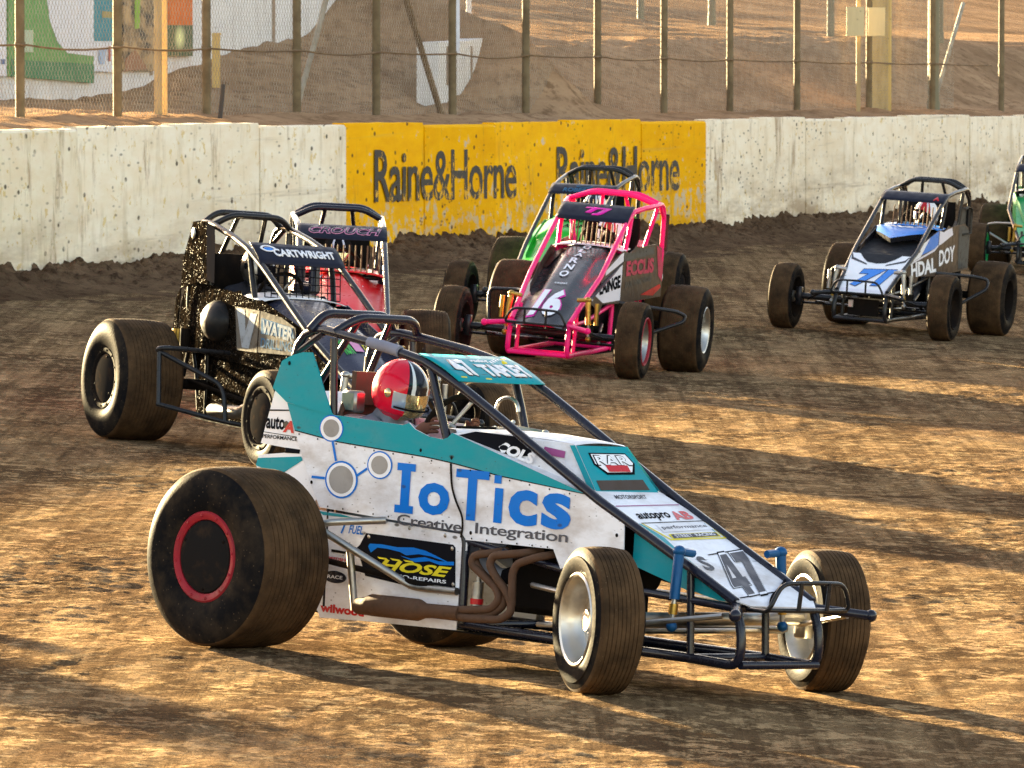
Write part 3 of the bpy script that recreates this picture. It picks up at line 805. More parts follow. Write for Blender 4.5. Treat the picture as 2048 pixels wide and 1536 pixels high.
# ------------------------------------------------------------------ clods heaped along the foot of the wall
def earth_mat(name, a, b_, c_, sc=3.0):
    m, n, b = new_mat(name); p = n.coord('Position')
    st = n.noise(n.coord('Position', (.5, .5, 3.0)), sc * .8, 5, .65); f = n.noise(p, sc * 2.4, 8, .76); big = n.noise(p, .22, 4, .6)
    c = n.mix(n.ramp(st, .36, .64), a, b_); c = n.mix(n.ramp(f, .50, .60, 0, .85), c, c_)
    c = n.mix(n.ramp(big, .42, .62, 0, .5), c, tuple(x * .6 for x in a))
    n.link(c, b.inputs['Base Color']); b.inputs['Roughness'].default_value = .9; b.inputs['Specular IOR Level'].default_value = 0.0
    n.link(n.bump(f, .9, .06), b.inputs['Normal']); return m
def berm():
    us = np.arange(-24, 60, .042); vs = np.linspace(-3.0, .14, 84)
    U, V = np.meshgrid(us, vs)
    X = WA[0] + WD[0] * U + WN[0] * V; Y = WA[1] + WD[1] * U + WN[1] * V
    t = np.clip((V + 1.55) / 1.35, 0, 1); prof = t * t * (3 - 2 * t)
    Z = zplane(X, Y) + prof * (.15 + .08 * fbm(U, V * 0, .6, 2)) + prof * (.10 * fbm(U, V, 2.0, 4, .6) + .16 * np.clip(fbm(U, V, 4.5, 3, .6) - .05, 0, 1) + .13 * np.clip(fbm(U + 9, V, 8.5, 2, .6) - .08, 0, 1)) - (1 - np.clip((V + 3.0) / .9, 0, 1)) * .06 + .02 * fbm(U, V, 3, 3) * np.clip((V + 3) / .6, 0, 1)
    o = grid_mesh('dirt_berm', X, Y, Z, earth_mat('damp_clods', (.115, .070, .042), (.200, .128, .076), (.040, .024, .015))); o['kind'] = 'structure'
berm()

# ------------------------------------------------------------------ bank and hillside behind the wall
def wl(px, D): return (px - 1024) / 12500 * D
def frame_at(pa, Da, pb, Db):
    """a flat upright board standing between two spots on the ground"""
    A = Vector((wl(pa, Da), Da, 0)); B = Vector((wl(pb, Db), Db, 0)); U = (B - A).normalized(); N = Vector((U.y, -U.x, 0))
    return A, B, U, N
def hz(y, D): return 2.9 - (y - 45) * D / 12500
A1, B1, U1, N1 = frame_at(-60, 78, 690, 88)
A2, B2, U2, N2 = frame_at(876, 84.6, 1017, 88.5)
def along(px, A, U):
    k = (px - 1024) / 12500; return (k * A.y - A.x) / (U.x - k * U.y)
def pile(X, Y, h, A, U, prof, slope):
    """earth heaped against the foot of a wall: height along it from a table"""
    t = (X - A.x) * U.x + (Y - A.y) * U.y; d = np.abs((X - A.x) * U.y - (Y - A.y) * U.x)
    T = [along(px, A, U) for px, y in prof]; Zp = [hz(y, A.y + U.y * tt) for (px, y), tt in zip(prof, T)]
    zz = np.interp(t, T, Zp); zz = zz - slope * d - .4 * np.maximum(0, t - T[-1]) - .4 * np.maximum(0, T[0] - t)
    return np.maximum(h, zz)
def hill_z(U, V):
    X = WA[0] + WD[0] * U + WN[0] * V; Y = WA[1] + WD[1] * U + WN[1] * V
    base = 1.74 - .0113 * U
    s = np.clip((U - 2) / 20.0, 0, 1); s = s * s * (3 - 2 * s)
    s1 = np.clip((U - 16.5) / 6.5, 0, 1); s1 = s1 * s1 * (3 - 2 * s1)
    r1 = np.clip((V - 1.9) / 3.2, 0, 1); r1 = r1 * r1 * (3 - 2 * r1)
    h = base + .16 * np.clip(V / 1.5, 0, 1) + (.012 + .075 * s) * np.maximum(0, V - 2.4) * np.clip((V - 2.4) / 3.0, 0, 1) + (.62 + .012 * np.clip(U - 20, 0, 40)) * s1 * r1
    h = h + .065 * np.clip(V - 9, 0, 22) - .075 * s * np.maximum(0, V - 31)
    h0 = h
    h = pile(X, Y, h, A1, U1, [(-60, 195), (180, 188), (300, 165), (400, 125), (440, 106), (560, 84), (605, 70), (640, 40), (672, 0), (700, -60)], .34)
    h = pile(X, Y, h, A2, U2, [(870, 206), (900, 198), (915, 190), (938, 176), (962, 160), (985, 142), (1004, 126), (1015, 112), (1020, 106)], .42)
    f = np.clip((V - .9) / 1.3, 0, 1); h = h0 + (h - h0) * f * f * (3 - 2 * f)
    return X, Y, h
def hill():
    us = np.concatenate([np.arange(-30, 60, .12), np.geomspace(60.5, 500, 30)]); vs = np.concatenate([np.arange(.17, 6, .09), np.arange(6, 40, .35), np.geomspace(40.5, 300, 25)])
    U, V = np.meshgrid(us, vs)
    X, Y, Z = hill_z(U, V)
    Z = np.minimum(Z, 16 + .01 * V)
    Z = Z + (.35 + .65 * np.exp(-np.maximum(0, V - 6) / 4)) * (.10 * fbm(U, V, .9, 4, .55) + .05 * np.clip(fbm(U, V, 3.0, 3, .6), 0, 1)) * np.clip((V - .3) / 1.2, .12, 1) * np.exp(-np.maximum(0, np.abs(U - 20) - 60) / 30)
    o = grid_mesh('hillside', X, Y, Z, earth_mat('dry_hillside_earth', (.30, .185, .105), (.44, .285, .165), (.19, .112, .062), 1.6)); o['kind'] = 'structure'
hill()

# ------------------------------------------------------------------ catch fence
POST_U = [-2.2, 1.35, 4.45, 7.36, 10.23, 13.38, 16.37, 19.45, 22.64, 25.99, 29.33, 32.89, 36.79, 41.33, 45.68, 50.8]
FV = 1.6
def fz(u): return 1.88 - .0113 * u
def steel(name, a, b_):
    m, n, b = new_mat(name); v = n.coord('Position')
    n.link(n.mix(n.ramp(n.noise(v, 5, 5, .6), .4, .65), a, b_), b.inputs['Base Color']); b.inputs['Roughness'].default_value = .7; b.inputs['Specular IOR Level'].default_value = .1; return m
def fence():
    root = empty('catch_fence', Matrix.Translation((*wall_xy(0, FV), fz(0))))
    tag(root, 'tall chain link catch fence on steel posts standing behind the track wall', 'fence')
    par = []
    sm = steel('weathered_steel', (.185, .140, .080), (.12, .088, .05)); wm = steel('galvanised_wire', (.40, .34, .26), (.25, .20, .15)); pale = steel('pale_pipe', (.36, .33, .27), (.25, .21, .15)); rust = steel('rusty_brace', (.19, .12, .06), (.12, .075, .04))
    post0 = None
    for i, u in enumerate(POST_U):
        if post0 is None:
            mb = MB(); mb.tube([(0, 0, -.5), (0, 0, 3.2)], .052, 0, 16); mb.tube([(0, 0, .80), (0, 0, .86)], .060, 0, 16)
            post0 = mb.build('post', [sm], None, 40); o = post0
        else:
            o = post0.copy(); COL.objects.link(o)
        o.location = (*wall_xy(u, FV), fz(u)); par.append(o)
    # woven wire: real zigzag strands
    P, ph = .048, .052
    u0, u1 = -4.0, 47.5; nn = int((u1 - u0) / P); rows = 38
    vs = []; fs = []; r = .0029
    zz = np.arange(rows + 1) * ph
    for i in range(nn):
        ub = u0 + i * P
        base = len(vs)
        for k in range(rows + 1):
            u = ub + (P if (k + i) % 2 else 0) * 1.0
            x, y = wall_xy(u, FV + .06 + (.004 if k % 2 else -.004)); z = fz(u) + .02 + zz[k] + .02 * math.sin(u * .9)
            dx, dy = WD * r
            nx, ny = WN * r
            vs += [(x - dx, y - dy, z), (x + dx, y + dy, z), (x - nx * 1.4, y - ny * 1.4, z)]
        for k in range(rows):
            a = base + k * 3; b = a + 3
            fs += [(a, a + 1, b + 1, b), (a + 1, a + 2, b + 2, b + 1), (a + 2, a, b, b + 2)]
    me = bpy.data.meshes.new('wire_mesh'); me.from_pydata(vs, [], fs); me.materials.append(wm)
    o = bpy.data.objects.new('wire_mesh', me); COL.objects.link(o); par.append(o)
    for z, sag, rr in ((.83, .035, .012), (2.15, .03, .012), (-.02, .02, .010)):
        mb = MB()
        pts = []
        for a, b in zip(POST_U, POST_U[1:]):
            for k in range(5):
                t = k / 5; u = a + (b - a) * t
                pts.append((*wall_xy(u, FV - .055), fz(u) + z - sag * math.sin(math.pi * t) * (1 + .5 * math.sin(a * 3))))
        mb.tube(pts, rr, 0, 6); par.append(mb.build('cable', [rust if z > 0 else wm], None, 60))
    def brace(ua, za, ub, zb, mat, r, va=FV + .1, vb=FV + .1):
        mb = MB(); mb.tube([(*wall_xy(ua, va), fz(ua) + za), (*wall_xy(ub, vb), fz(ub) + zb)], r, 0, 10); par.append(mb.build('brace', [mat], None, 50))
    brace(13.55, 0, 15.9, 2.9, pale, .035); brace(19.3, 0, 17.0, 2.4, rust, .042); brace(46.0, 0, 48.3, 1.9, pale, .035)
    mb = MB(); mb.tube([(*wall_xy(19.5, FV - .02), fz(19.5) + .84), (*wall_xy(19.5, FV - .02), fz(19.5) + 3.0)], .062, 0, 14); par.append(mb.build('pipe_sleeve', [steel('white_pipe', (.62, .64, .70), (.5, .5, .55))], None, 40))
    bpy.context.view_layer.update()
    for o in par:
        o.parent = root; o.matrix_parent_inverse = root.matrix_world.inverted()
fence()

# ------------------------------------------------------------------ things on the hillside behind the fence
def weathered(name, col, k=.35):
    m, n, b = new_mat(name); v = n.coord('Position'); up = n.coord('Position', (2.5, 2.5, .4))
    c = n.mix(n.ramp(n.noise(up, 2.2, 5, .65), .5, .75, 0, k), tuple(col), (.22, .15, .09)); c = n.mix(n.ramp(n.vor(v, 6), .05, .12, .5, 0), c, (.10, .07, .05))
    n.link(c, b.inputs['Base Color']); b.inputs['Roughness'].default_value = .75; n.link(n.bump(n.noise(v, 9, 5), .3, .02), b.inputs['Normal']); return m
white_conc = weathered('white_concrete', (.70, .69, .68))
A, B, U, N = A1, B1, U1, N1
def D_at(px):
    k = (px - 1024) / 12500; t = (k * A.y - A.x) / (U.x - k * U.y); return A.y + U.y * t
def bw(px, y, off=0.0):
    D = D_at(px); return Vector((wl(px, D), D, hz(y, D))) + N * off
mb = MB(); mb.poly([bw(-60, 260), bw(690, 260), bw(690, -120), bw(-60, -120)], N, .25, 0)
for px in (545, 300): mb.poly([bw(px, 150, .02), bw(px + 4, 150, .02), bw(px + 4, -100, .02), bw(px, -100, .02)], N, .02, 1)
o = mb.build('retaining_wall', [white_conc, weathered('joint_stain', (.30, .22, .15))]); tag(o, 'white concrete retaining wall half buried by the bank at the upper left', 'wall')
def board(name, label, rects, th=.03, off=.06):
    mb = MB(); mats = []
    for i, (pts, mat) in enumerate(rects):
        P = [bw(a, b, off + i * .004) for a, b in pts]
        if i == 0: mb.poly(P, N, th, 0)
        else: mb.tris(P, tessellate_polygon([P]), N, i)
        mats.append(mat)
    o = mb.build(name, mats); tag(o, label, 'billboard', 'advertising boards on the retaining wall'); return o
W = lambda n, c: weathered(n, c, .15)
bgreen, dgreen, bwhite, bteal = W('board_green', (.12, .30, .09)), W('board_dark_green', (.05, .20, .09)), W('board_white', (.70, .70, .74)), W('board_teal', (.03, .24, .30))
board('billboard', 'green and white billboard with a curved white field on the retaining wall', [
    ([(10, 152), (180, 166), (180, -90), (10, -90)], bgreen), ([(76, -90), (180, -90), (180, 112), (128, 106), (108, 84), (92, 40)], bwhite), ([(14, 118), (180, 128), (180, 166), (14, 152)], dgreen),
    ([(22, 60), (58, 60), (58, 104), (22, 104)], W('board_pale', (.40, .50, .36)))])
board('billboard', 'white billboard with a thin blue scribble at the far left edge', [([(-50, 150), (6, 152), (6, -90), (-50, -90)], bwhite), ([(-6, 118), (3, 118), (3, 128), (-6, 128)], W('board_blue', (.10, .16, .30)))])
board('billboard', 'teal topped billboard with a white lower half beside the green one', [
    ([(180, 142), (226, 144), (226, -90), (180, -90)], bwhite), ([(180, 82), (226, 82), (226, -90), (180, -90)], bteal), ([(196, 22), (220, 24), (220, 36), (196, 35)], W('board_ochre', (.35, .28, .10))),
    ([(188, 98), (204, 98), (200, 128), (190, 128)], W('board_pale_blue', (.35, .45, .60))), ([(208, 92), (212, 92), (212, 122), (208, 122)], W('board_red', (.45, .08, .06)))])
pic = new_mat('board_photo_print'); n_ = pic[1]
vv = n_.noise(n_.coord('Position', (1.2, 1.2, 2.0)), 2.6, 5, .65)
n_.link(n_.mix(n_.ramp(vv, .40, .60), (.03, .025, .02), (.42, .27, .12)), pic[2].inputs['Base Color'])
board('billboard', 'billboard printed with a dark action photograph', [([(240, 142), (303, 142), (303, -90), (240, -90)], pic[0]), ([(262, -20), (274, -20), (272, 56), (262, 58)], W('board_lime', (.25, .42, .05))), ([(242, 118), (262, 98), (288, 138), (242, 142)], W('board_clay', (.30, .15, .08)))])
lamp = new_mat('board_green_glow'); n_ = lamp[1]
g_ = n_.add('ShaderNodeTexGradient', gradient_type='SPHERICAL'); mp_ = n_.add('ShaderNodeMapping'); tc_ = n_.add('ShaderNodeNewGeometry')
cpos = bw(352, 75, .066); mp_.inputs['Location'].default_value = tuple(-cpos * 5.5); mp_.inputs['Scale'].default_value = (5.5, 5.5, 5.5)
n_.link(tc_.outputs['Position'], mp_.inputs[0]); n_.link(mp_.outputs[0], g_.inputs[0])
n_.link(n_.mix(n_.ramp(g_.outputs['Fac'], 0, .8), (.045, .085, .03), (.80, .82, .35)), lamp[2].inputs['Base Color'])
board('billboard', 'orange billboard with a dark green lower half and a pale starburst', [([(326, 112), (378, 112), (378, -90), (326, -90)], W('board_orange', (.62, .13, .01))), ([(326, 50), (378, 50), (378, 112), (326, 112)], lamp[0])])

# broken end of a second white wall
def q2(px, y):
    k = (px - 1024) / 12500; t = (k * A2.y - A2.x) / (U2.x - k * U2.y); D = A2.y + U2.y * t
    return Vector((wl(px, D), D, hz(y, D)))
NB = (q2(876, 0) - q2(1010, 0)).cross(Vector((0, 0, 1))); NB = NB if NB.y < 0 else -NB; NB.normalize()
mb = MB(); mb.poly([q2(876, 240), q2(877, 84), q2(930, 82), q2(960, 78), q2(985, 70), q2(1004, 58), q2(1013, 56), q2(1017, 64), q2(1017, 260)], NB, .3, 0)
for px in (893, 941): mb.poly([q2(px, 170) + NB * .01, q2(px + 3, 170) + NB * .01, q2(px + 3, 92) + NB * .01, q2(px, 92) + NB * .01], NB, .01, 1)
o = mb.build('broken_wall', [white_conc, weathered('crack_stain', (.25, .18, .12))]); tag(o, 'broken white concrete wall end sticking out of the hillside', 'wall')

wood = weathered('pale_timber', (.42, .30, .14), .5); tanp = weathered('tan_painted_post', (.55, .38, .13), .3); dkp = weathered('dark_timber', (.05, .04, .035)); grn = weathered('green_grey_post', (.17, .16, .10)); wht = weathered('white_pole_paint', (.68, .66, .64))
def pole(name, label, cat, px, y0, y1, D, r, mat, lean=0, group=None, square=False):
    a = Vector((wl(px, D), D, hz(y0, D) - .25)); b = Vector((wl(px + lean, D), D, hz(y1, D)))
    mb = MB()
    if square:
        mb.box((a + b) / 2, (r * 2, r * 2, (b - a).length), 0, None, .06); mb.box(b, (r * 2.2, r * 2.2, .03), 0)
    else: mb.tube([a, a.lerp(b, .5), b], [r, r * .97, r * .94], 0, 14); mb.tube([a, a.lerp(b, .12)], r * 1.12, 0, 14)
    o = mb.build(name, [mat], None, 40); tag(o, label, cat, group); return o
pole('timber_post', 'left post of the pair of pale timbers under the orange billboard', 'post', 317, 216, -60, 72.5, .045, wood, 0, 'timber posts by the fence', True)
pole('timber_post', 'right post of the pair of pale timbers under the orange billboard', 'post', 329, 216, -60, 72.7, .035, wood, 2, 'timber posts by the fence', True)
pole('timber_post', 'short yellowish stump beside the third fence post', 'post', 432, 135, 68, 78, .05, tanp, 2, 'timber posts by the fence', True)
pole('timber_stake', 'short black stake leaning in the dirt at the fence foot', 'stake', 438, 218, 168, 73.2, .028, dkp, 9)
pole('white_pole', 'thin white pole rising above the broken white wall', 'pole', 938, 78, -80, 101, .045, wht)
for px, y0 in ((1281, 95), (1423, 24), (1660, 70), (1878, 60)):
    pole('far_post', {1281: 'dark far post on the hillside between the eighth and ninth fence posts', 1423: 'dark far post showing least of its length at the top edge', 1660: 'dark far post left of the cream notice boards', 1878: 'dark far post right of the tan pillar'}[px], 'post', px, y0, -110, 118, .07, grn, 0, 'far posts on the hillside')
pole('tan_pillar', 'square tan painted pillar standing behind the fence at the right', 'pillar', 1757, 212, -60, 105, .20, tanp, 0, None, True)
pole('green_post', 'thick blurred green grey post behind the fence right of the tan pillar', 'post', 1866, 208, -60, 108, .10, grn)
def notice(px0, px1, y0, y1, D, label):
    mb = MB(); a = Vector((wl(px0, D), D, hz(y1, D))); b = Vector((wl(px1, D), D, hz(y0, D)))
    mb.box((a + b) / 2, (b.x - a.x, .04, b.z - a.z), 0, None, .1); mb.box((a + b) / 2 + Vector((0, .04, 0)), (.06, .05, (b.z - a.z) * .9), 1)
    o = mb.build('notice_board', [weathered('cream_board', (.60, .49, .27), .25), wood], None, 40); tag(o, label, 'notice board', 'cream boards on the fence')
notice(1692, 1727, 14, 72, 101.5, 'left cream notice board fixed to the fence post'); notice(1735, 1769, 15, 72, 102.3, 'right cream notice board in front of the tan pillar')
pole('timber_post', 'thin sunlit timber just left of the twelfth fence post', 'post', 1716, 210, -60, 101.8, .035, wood, 0, 'timber posts by the fence', True)
# ------------------------------------------------------------------ the cars
GROUP = 'race cars on the dirt track'
def car_base(label, mw, c):
    root = empty('race_car', mw); tag(root, label, 'race car', GROUP)
    roll_cage(root, c); front_bumper(root, c); running_gear(root, c)
    st = c.get('steer', 0.0)
    wheel(root, 0, -c['ry'], c['drr'], c.get('wrr', .43), -1, *c['s_rr'])
    wheel(root, 0, c['ly'], c['dlr'], c.get('wlr', .38), 1, *c['s_lr'])
    for s in (-1, 1):
        sty = c['s_rf'] if s < 0 else c['s_lf']
        wheel(root, 2.2, s * c['fy'], c['df'], .23, s, sty[0], sty[1], st, False, sty[2])
    return root

def generic_body(root, c):
    y0, wr, wf = c['y0'], c['wr'], c['wf']
    for s in (-1, 1):
        b = ((wf + .02) - (wr + .015)) / 1.25; a = wr + .015 + .35 * b
        P = Plane(s, a, b, y0); k = c['side_r' if s < 0 else 'side_l']
        mb = MB(); P.panel(mb, [(-.36, .62), (-.36, 1.02), (-.10, 1.075), (.20, 1.06), (.45, 1.045), (.54, 1.06), (.60, 1.03), (.72, 1.0), (.90, 1.02), (.90, .57)], .005, 0)
        if k.get('cdec'): k['cdec'](mb, P)
        mb.build('side_panel', [M[q] for q in k['cm']], root)
        b = (.255 - (wf + .02)) / 1.0; a = wf + .02 - .905 * b
        P = Plane(s, a, b, y0); mb = MB()
        P.panel(mb, [(.905, .57), (.905, 1.02), (1.5, .865), (1.90, .71), (1.90, .60), (1.54, .50), (1.47, .57)], .005, 0)
        if k.get('fdec'): k['fdec'](mb, P)
        mb.build('engine_panel', [M[q] for q in k['fm']], root)
        P = Plane(s, .262, 0, y0); mb = MB(); P.panel(mb, [(-.12, .17), (.88, .16), (.88, .56), (-.10, .60)], .004, 0)
        mb.build('lower_panel', [M[k.get('lm', 'dark')]], root)
    mb = MB(); prof = [(-.30, 1.06), (-.42, 1.09), (-.52, .95), (-.54, .70), (-.42, .52), (-.18, .50), (-.18, 1.04)]
    mb.poly([(x, y0 - .25, z) for x, z in prof], (0, -1, 0), .50, 0)
    mb.build('fuel_tank', [M[c['tail']]], root, 25)
    mb = MB(); w = wf + .01
    mb.loft([[(.60 + t * .30, y0 + w * q, 1.045 - .02 * t - .018 * q ** 4 + .015 * (1 - q * q)) for q in [k / 8 - 1 for k in range(17)]] for t in (0, .33, .66, 1)])
    o = mb.build('cowl', [M[c['cowl']]], root); solid(o, .006)

def rock_screen(root, c, grid):
    y0, w = c['y0'], c['wf'] - .02; mb = MB()
    lo = (.86, 1.04); hi = (.83, 1.235)
    n = 12 if grid else 10
    for k in range(n + 1):
        y = y0 - w + 2 * w * k / n
        if not grid: y = y0 - w * .55 + 1.5 * w * k / n
        mb.tube([(lo[0], y, lo[1]), (hi[0], y, hi[1])], .0035 if grid else .0065, 0, 5)
    if grid:
        for k in range(5):
            t = k / 4; mb.tube([(lo[0] + (hi[0] - lo[0]) * t, y0 - w, lo[1] + (hi[1] - lo[1]) * t), (lo[0] + (hi[0] - lo[0]) * t, y0 + w, lo[1] + (hi[1] - lo[1]) * t)], .0035, 0, 5)
    return mb.build('rock_screen', [M['ink' if grid else c.get('bars', 'bar_tan')]], root)

def generic_nerfs(root, c):
    y0 = c['y0']
    for s in (-1, 1):
        n = c.get('nerf_r' if s < 0 else 'nerf_l')
        if n: nerf_bar(root, n, c.get('nerf_m', 'black')); continue
        yo = (c['ry'] if s < 0 else c['ly']) + .07
        nerf_bar(root, [[(.95, y0 + s * .28, .60), (.60, s * (yo - .12), .585), (.52, s * yo, .56), (.55, s * yo, .47), (.72, y0 + s * .52, .30), (.86, y0 + s * .26, .20)]], c.get('nerf_m', 'black'))

# ---- leading car: teal and white, number 47
def hero():
    c = dict(y0=0.0, wr=.27, wf=.262, rear_in=.035, cage='navy', bumper='black', shock='blue_shock', resv=False, axle='silver', fy=.72, ry=.80, ly=.56, drr=.82, dlr=.77, df=.635, wrr=.46, wlr=.38,
             s_rr=('cover', 'red_ring'), s_lr=('cover', 'silver'), s_rf=('dish', 'alloy', 'alloy'), s_lf=('dish', 'alloy', 'alloy'), steer=rad(-26), seat='tan_seat')
    mw = pose(-.701, 28.652, .029, -44.9, 1.2, -3.9)
    root = car_base('teal and white open wheel race car numbered 47 leading the field', mw, c)
    hw = .275
    for s in (-1, 1):
        P = Plane(s, hw); mb = MB()
        side = [(-.295, 1.104), (-.142, 1.085), (.022, 1.066), (.106, 1.065), (.30, 1.058), (.478, 1.051), (.515, 1.063), (.555, 1.037), (.652, 1.010), (.735, 1.004), (.765, 1.012), (.795, 1.037), (1.645, .826), (1.779, .772), (1.89, .717), (1.90, .55), (1.52, .487), (1.469, .569), (.924, .566), (.885, .600), (-.037, .640), (-.089, .715), (-.12, .765), (-.183, .882), (-.234, .982)]
        P.panel(mb, side, .005, 0)
        P.decal(mb, side[:12] + [(1.645, .826), (1.30, .853), (1.118, .868), (.785, .907), (.629, .920), (.052, .949), (-.234, .982)], .0015, 1)
        P.decal(mb, [(-.234, .982), (.052, .949), (.629, .920), (.785, .907), (1.118, .868), (1.645, .826), (1.645, .823), (1.118, .863), (.785, .902), (.629, .915), (.052, .944), (-.232, .977)], .0022, 5)
        # joined circles
        for (cx, cz, rx, rz, big) in ((.012, 1.005, .080, .062, 0), (.098, .776, .108, .086, 1), (.343, .860, .082, .064, 0)):
            P.shape(mb, disc2d((cx, cz), rx, rz), .0024, 2)
            P.shape(mb, disc2d((cx, cz), rx * .90, rz * .90), .0034, 3)
            P.shape(mb, disc2d((cx, cz), rx * (.74 if big else .66), rz * (.74 if big else .66)), .0044, 4)
        def line(a, b, w):
            d = Vector((b[0] - a[0], b[1] - a[1])).normalized() * w; q = Vector((-d.y, d.x))
            P.decal(mb, [(a[0] + q.x, a[1] + q.y), (b[0] + q.x, b[1] + q.y), (b[0] - q.x, b[1] - q.y), (a[0] - q.x, a[1] - q.y)], .0026, 2)
        line((.025, .944), (.055, .858), .007); line((.195, .80), (.262, .838), .006); line((-.10, .775), (-.012, .775), .006)
        # the big name on the side; mirrored ordering on the far side so that it reads the right way
        X = (lambda x: x) if s < 0 else (lambda x: 2.02 - x)
        def rect(x0, z0, x1, z1): P.decal(mb, [(X(x0), z0), (X(x1), z0), (X(x1), z1), (X(x0), z1)], .0030, 2)
        rect(.459, .846, .577, .880); rect(.489, .690, .547, .846); rect(.455, .655, .575, .690)
        P.text(mb, 'o', X(.605), .660, X(.805), .806, .0030, 2, .035)
        rect(.838, .842, 1.048, .880); rect(.915, .655, .973, .842)
        rect(1.080, .832, 1.125, .868); rect(1.088, .657, 1.140, .812)
        P.text(mb, 'c', X(1.178), .656, X(1.358), .816, .0030, 2, .035); P.text(mb, 's', X(1.385), .656, X(1.566), .816, .0030, 2, .035)
        P.text(mb, 'Creative', X(.477), .600, X(.893), .650, .0026, 6, .012, 0, .95, -.004)
        P.text(mb, 'Integration', X(.978), .585, X(1.557), .648, .0026, 6, .012, 0, .95, 0.004)
        for bx, bz in ((.80, .925), (.60, .945), (-.10, .75), (1.85, .66), (.95, .60)): mb.ell(P.at(bx, bz, .001), (.009, .003, .009), 5, 8, 4)
        for k in range(16):
            x = -.20 + k * .125; mb.ell(P.at(x, interp([(-.234, .968), (.052, .936), (.629, .907), (.785, .894), (1.118, .855), (1.8, .80)], x), .003), (.0045, .002, .0045), 5, 6, 4)
        for k in range(9): mb.ell(P.at(.02 + k * .10, .648 - k * .004, .003), (.0045, .002, .0045), 5, 6, 4)
        for k in range(6): mb.ell(P.at(.96 + k * .095, .575, .003), (.0045, .002, .0045), 5, 6, 4)
        # cable hanging down the panel joint
        mb.tube([P.at(.80, .90, .004), P.at(.815, .80, .006), P.at(.85, .735, .008), P.at(.90, .67, .010), P.at(.905, .62, .008), P.at(.895, .575, .006)], .0045, 5, 6, .05)
        mb.build('side_panel', [M['white'], M['teal'], M['blue_letter'], M['white_ink'], M['grey_disc'], M['dark'], M['grey_letter']], root)
        # lower panel with the sponsor's board
        P = Plane(s, hw - .010); mb = MB()
        P.panel(mb, [(-.07, .628), (.885, .588), (.920, .560), (.920, .518), (.890, .510), (.885, .158), (.30, .147), (.0, .137), (-.10, .30)], .005, 0)
        P.decal(mb, [(.271, .546), (.835, .538), (.851, .525), (.866, .345), (.586, .327), (.282, .352), (.217, .475), (.235, .49)], .0015, 1)
        P.decal(mb, [(.290, .486), (.300, .500), (.374, .503), (.48, .498), (.584, .505), (.66, .497), (.702, .487), (.833, .452), (.70, .474), (.62, .478), (.541, .466), (.50, .478), (.409, .486), (.35, .486), (.31, .46)], .0025, 2)
        P.decal(mb, [(.50, .462), (.57, .454), (.66, .468), (.75, .456), (.848, .462), (.848, .446), (.76, .440), (.69, .452), (.60, .440)], .0025, 2)
        for k in range(3): P.decal(mb, [(X0, .445), (X0 + .06, .443), (X0 + .075, .435), (X0 + .015, .437)] if (X0 := .353 + k * .085) else [], .0028, 3)
        x0, x1 = (.36, .836) if s < 0 else (.836, .36)
        P.text(mb, 'HOSE', x0, .388, x1, .436, .0025, 3, .035, .35)
        P.text(mb, 'AUTO-REPAIRS', x0 + (.04 if s < 0 else -.02), .360, x1 - (.03 if s < 0 else -.02), .376, .0025, 4, .02)
        a0, a1 = (.0, .29) if s < 0 else (.29, .0)
        P.text(mb, 'wilwood', a0, .165, a1, .205, .0020, 5, .045)
        P.shape(mb, disc2d((.085, .33), .075, .028), .0020, 6); P.text(mb, 'RACE', (.035 if s < 0 else .135), .322, (.135 if s < 0 else .035), .338, .0028, 4, .02)
        P.text(mb, '7', (.10 if s < 0 else .14), .53, (.14 if s < 0 else .10), .585, .0020, 2, .02); P.text(mb, 'FUEL', (.155 if s < 0 else .25), .535, (.25 if s < 0 else .155), .575, .0020, 2, .02, .3)
        P.decal(mb, [(-.05, .622), (.10, .618), (.20, .606), (-.02, .606)], .0020, 8)
        P.decal(mb, [(.05, .455), (.26, .447), (.26, .436), (.05, .443)], .0020, 7)
        P.text(mb, 'SPEEDSHOP', (.02 if s < 0 else .19), .405, (.19 if s < 0 else .02), .42, .0020, 5, .02)
        for bx, bz in ((.29, .53), (.83, .52), (.85, .36), (.30, .37), (.33, .60), (.55, .59), (.78, .575)): mb.ell(P.at(bx, bz, .002), (.010, .003, .010), 9, 8, 4)
        mb.build('lower_panel', [M['white'], M['ink'], M['blue_letter'], M['yellow'], M['white_ink'], M['red'], M['navy'], M['dark'], M['teal'], M['silver']], root)
        # side of the nose
        P = Plane(s, .222); mb = MB()
        P.panel(mb, [(1.905, .722), (1.905, .535), (2.241, .452), (2.275, .452), (2.43, .424), (2.50, .424), (2.2, .585)], .004, 0)
        mb.build('nose_side', [M['teal']], root)
    # tail fin standing on the right side
    P = Plane(-1, hw + .006); mb = MB()
    P.panel(mb, [(-.342, 1.292), (-.315, 1.305), (-.282, 1.321), (-.205, 1.341), (-.143, 1.343), (-.124, 1.312), (-.093, 1.26), (-.053, 1.182), (.008, 1.076), (.022, 1.066), (-.142, 1.084), (-.295, 1.106), (-.393, 1.165), (-.377, 1.207)], .006, 0)
    mb.ell(P.at(-.29, 1.285, .001), (.010, .003, .010), 1, 8, 4)
    mb.build('tail_fin', [M['teal'], M['dark']], root)
    # tail tank
    mb = MB()
    prof = [(-.393, 1.160), (-.295, 1.100), (-.234, .982), (-.18, .90), (-.20, .895), (-.36, .905), (-.47, .905), (-.485, .88), (-.20, .875), (-.22, .860), (-.479, .846), (-.50, .797), (-.40, .70), (-.33, .62), (-.09, .62), (-.05, .72), (-.05, 1.04), (-.25, 1.10)]
